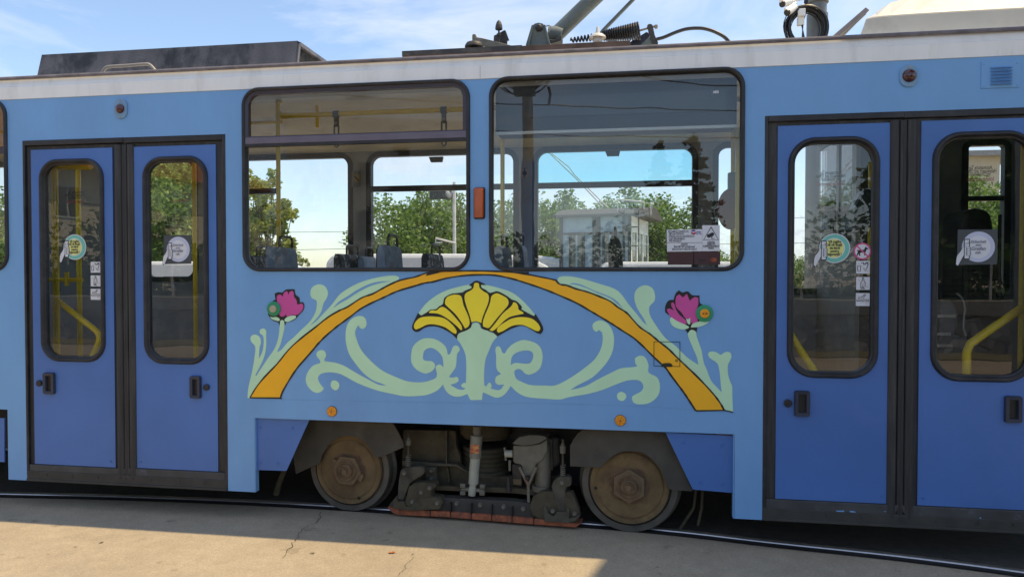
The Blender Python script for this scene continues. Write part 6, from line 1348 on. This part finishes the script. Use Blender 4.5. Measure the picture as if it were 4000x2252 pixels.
# long cream house with an orange tiled roof
ha = Vector(ML(120, 24)); hb_ = Vector(ML(1000, 33)); d_ = (hb_ - ha); LH = d_.length; d_.normalize(); n_ = Vector((-d_.y, d_.x, 0)); n_ = n_ if n_.y > 0 else -n_
HM = Matrix((d_, n_, Vector((0, 0, 1)))).transposed().to_4x4(); HM.translation = Vector((ha.x, ha.y, 0))
hs = thing('long_house', 'long cream house with an orange tiled roof and small windows across the street', 'house', (ha.x, ha.y, 0))
mb = MB(); mb.box(-3, LH, -8, 0, 0, 5.6, M=HM); mb.build('wall', mat('cream_render', (.80, .72, .55), .9, var=.06, vscale=2), hs)
mb = MB(); mb.add([HM @ Vector(v) for v in ((-3.5, .6, 5.5), (LH + .5, .6, 5.5), (LH + .5, -4, 8.6), (-3.5, -4, 8.6), (LH + .5, -8.6, 5.5), (-3.5, -8.6, 5.5))], [(0, 1, 2, 3), (3, 2, 4, 5), (0, 3, 5), (1, 4, 2)]); mb.build('roof', mat('orange_roof_tiles', (.30, .085, .035), .85, var=.3, vscale=12, stretch=(1, 1, 6)), hs)
for k in range(8):
    for z0 in (1.6, 3.7):
        x0 = -1.5 + k * 2.2; mb = MB(); mb.box(x0, x0 + 1.0, .0, .04, z0, z0 + 1.2, M=HM); o = mb.build('window', M_CABW, hs); mb = MB(); mb.box(x0 + .08, x0 + .47, .041, .05, z0 + .08, z0 + 1.12, M=HM); mb.box(x0 + .53, x0 + .92, .041, .05, z0 + .08, z0 + 1.12, M=HM); mb.build('pane', M_VANG, o)
# pale flats opposite the first window
fa = Vector(ML(1120, 44)); fb = Vector(ML(1900, 46)); d_ = (fb - fa); LF = d_.length; d_.normalize(); n_ = Vector((-d_.y, d_.x, 0)); n_ = n_ if n_.y > 0 else -n_
FM = Matrix((d_, n_, Vector((0, 0, 1)))).transposed().to_4x4(); FM.translation = Vector((fa.x, fa.y, 0))
fl = thing('block_of_flats', 'pale four-storey block of flats farther back across the street', 'building', (fa.x, fa.y, 0))
mb = MB(); mb.box(0, LF, -10, 0, 0, 11.0, M=FM); mb.build('wall', mat('pale_flat_render', (.82, .81, .78), .9, var=.05), fl); mb = MB(); mb.box(-.3, LF + .3, -10.3, .3, 11.0, 11.4, M=FM); mb.build('roof', mat('grey_flat_roof', (.2, .2, .2), .9), fl)
for k in range(4):
    for z0 in (1.5, 4.2, 7.2):
        x0 = 1.2 + k * 3.0; mb = MB(); mb.box(x0, x0 + 1.7, 0, .05, z0, z0 + 1.6, M=FM); o = mb.build('window', M_CABW, fl); mb = MB(); mb.box(x0 + .12, x0 + .80, .051, .06, z0 + .12, z0 + 1.48, M=FM); mb.box(x0 + .92, x0 + 1.58, .051, .06, z0 + .12, z0 + 1.48, M=FM); mb.build('pane', M_VANG, o)
# concrete pole with a cable box, mirrored in the second window
pp = Vector(ML(2060, 16)); cp_ = thing('concrete_pole', 'weathered concrete pole across the street, blue at the bottom, cable box on top', 'pole', pp)
mb = MB(); mb.tube([(pp.x, pp.y, 4.25), (pp.x, pp.y, 7.2)], .118, 18); mb.build('shaft', mat('brown_concrete', (.30, .25, .18), .9, var=.2, vscale=6, dirt=(.08, .07, .06), dscale=5), cp_, smooth=True)
mb = MB(); mb.tube([(pp.x, pp.y, 0), (pp.x, pp.y, 4.26)], .142, 18); mb.build('painted_base', mat('blue_pole_paint', (.05, .16, .45), .5), cp_, smooth=True)
zb = PD((2055, 365), 16).z; mb = MB(); mb.box(pp.x - .26, pp.x + .20, pp.y + .10, pp.y + .38, zb - .10, zb + .55); mb.build('cable_box', M_CABLE, cp_, bevel=.02)
tg = MB(); rr = random.Random(9)
for k in range(14):
    r_ = rr.uniform(.28, .45); oo = Vector((pp.x + rr.uniform(-.15, .15), pp.y + rr.uniform(.05, .3), zb + .35 + rr.uniform(-.1, .15))); tg.tube([oo + Vector((r_ * 1.3 * math.cos(i * .3142), .02 * i / 20, r_ * math.sin(i * .3142))) for i in range(20)], .012, 5, closed=True)
tag(tg.build('cable_tangle', M_CABLE, smooth=True), 'tangle of black cable loops round the cable box of the concrete pole', 'cable coil')
q = PD((2140, 340), 16); q2 = PD((2130, 410), 16); mb = MB(); mb.tube([(q.x, -q.y, q.z), (q.x + .05, -q.y, q.z - .15), (q2.x + .1, -q2.y, q2.z)], .03, 8); mb.build('wire_bracket', M_CABLE, cp_, smooth=True)
def MW(pts, label):
    P_ = []
    for x_, y_, d_ in pts: q = PD((x_, y_), d_); P_.append(Vector((q.x, -q.y, q.z)))
    wire(P_, label, .016)
MW([(900, 350, 22), (1900, 405, 18), (2060, 408, 16), (2140, 410, 16), (2500, 423, 17), (2900, 434, 19), (4300, 450, 26)], 'wire running from the bracket of the concrete pole over the street')
MW([(2500, 292, 15), (2620, 315, 15.5), (2740, 328, 16), (2900, 332, 17), (3600, 330, 20)], 'upper sagging wire across the street')
MW([(100, 770, 20), (700, 830, 21), (1300, 910, 22), (2000, 930, 24)], 'low wire in front of the long house across the street')
MW([(1700, 500, 26), (2300, 530, 26), (2900, 540, 26), (4200, 560, 26)], 'wire passing the tops of the spruces across the street')
# parked cars across the street are low and dark
# unseen canopy added at the right, shaped to throw shade before the front doors
cn = thing('added_shade_canopy', 'grey canopy on posts added out of view to shade the yard by the front doors', 'canopy', (5.2, -2.5, 0))
CZ = 7.0; cpoly = [(3.12, .40), (2.3, -3.0), (1.9, -4.6), (7.0, -4.6), (7.0, .40)]
mb = MB(); vs = [(x_, y_, CZ) for x_, y_ in cpoly] + [(x_, y_, CZ + .22) for x_, y_ in cpoly]; n = len(cpoly)
mb.add(vs, [tuple(range(n)), tuple(range(2 * n - 1, n - 1, -1))] + [(i, (i + 1) % n, n + (i + 1) % n, n + i) for i in range(n)]); mb.build('roof_deck', mat('grey_canopy_sheet', (.28, .28, .27), .6, var=.1), cn)
for x_, y_ in ((4.6, -1.0), (6.8, -1.0), (4.6, -4.4), (6.8, -4.4)):
    mb = MB(); mb.box(x_ - .1, x_ + .1, y_ - .1, y_ + .1, 0, CZ); mb.build('post', M_STEEL, cn, bevel=.01)
for y_ in (-1.0, -4.4): mb = MB(); mb.box(3.2, 6.95, y_ - .08, y_ + .08, CZ - .3, CZ - .002); mb.build('beam', M_STEEL, cn)
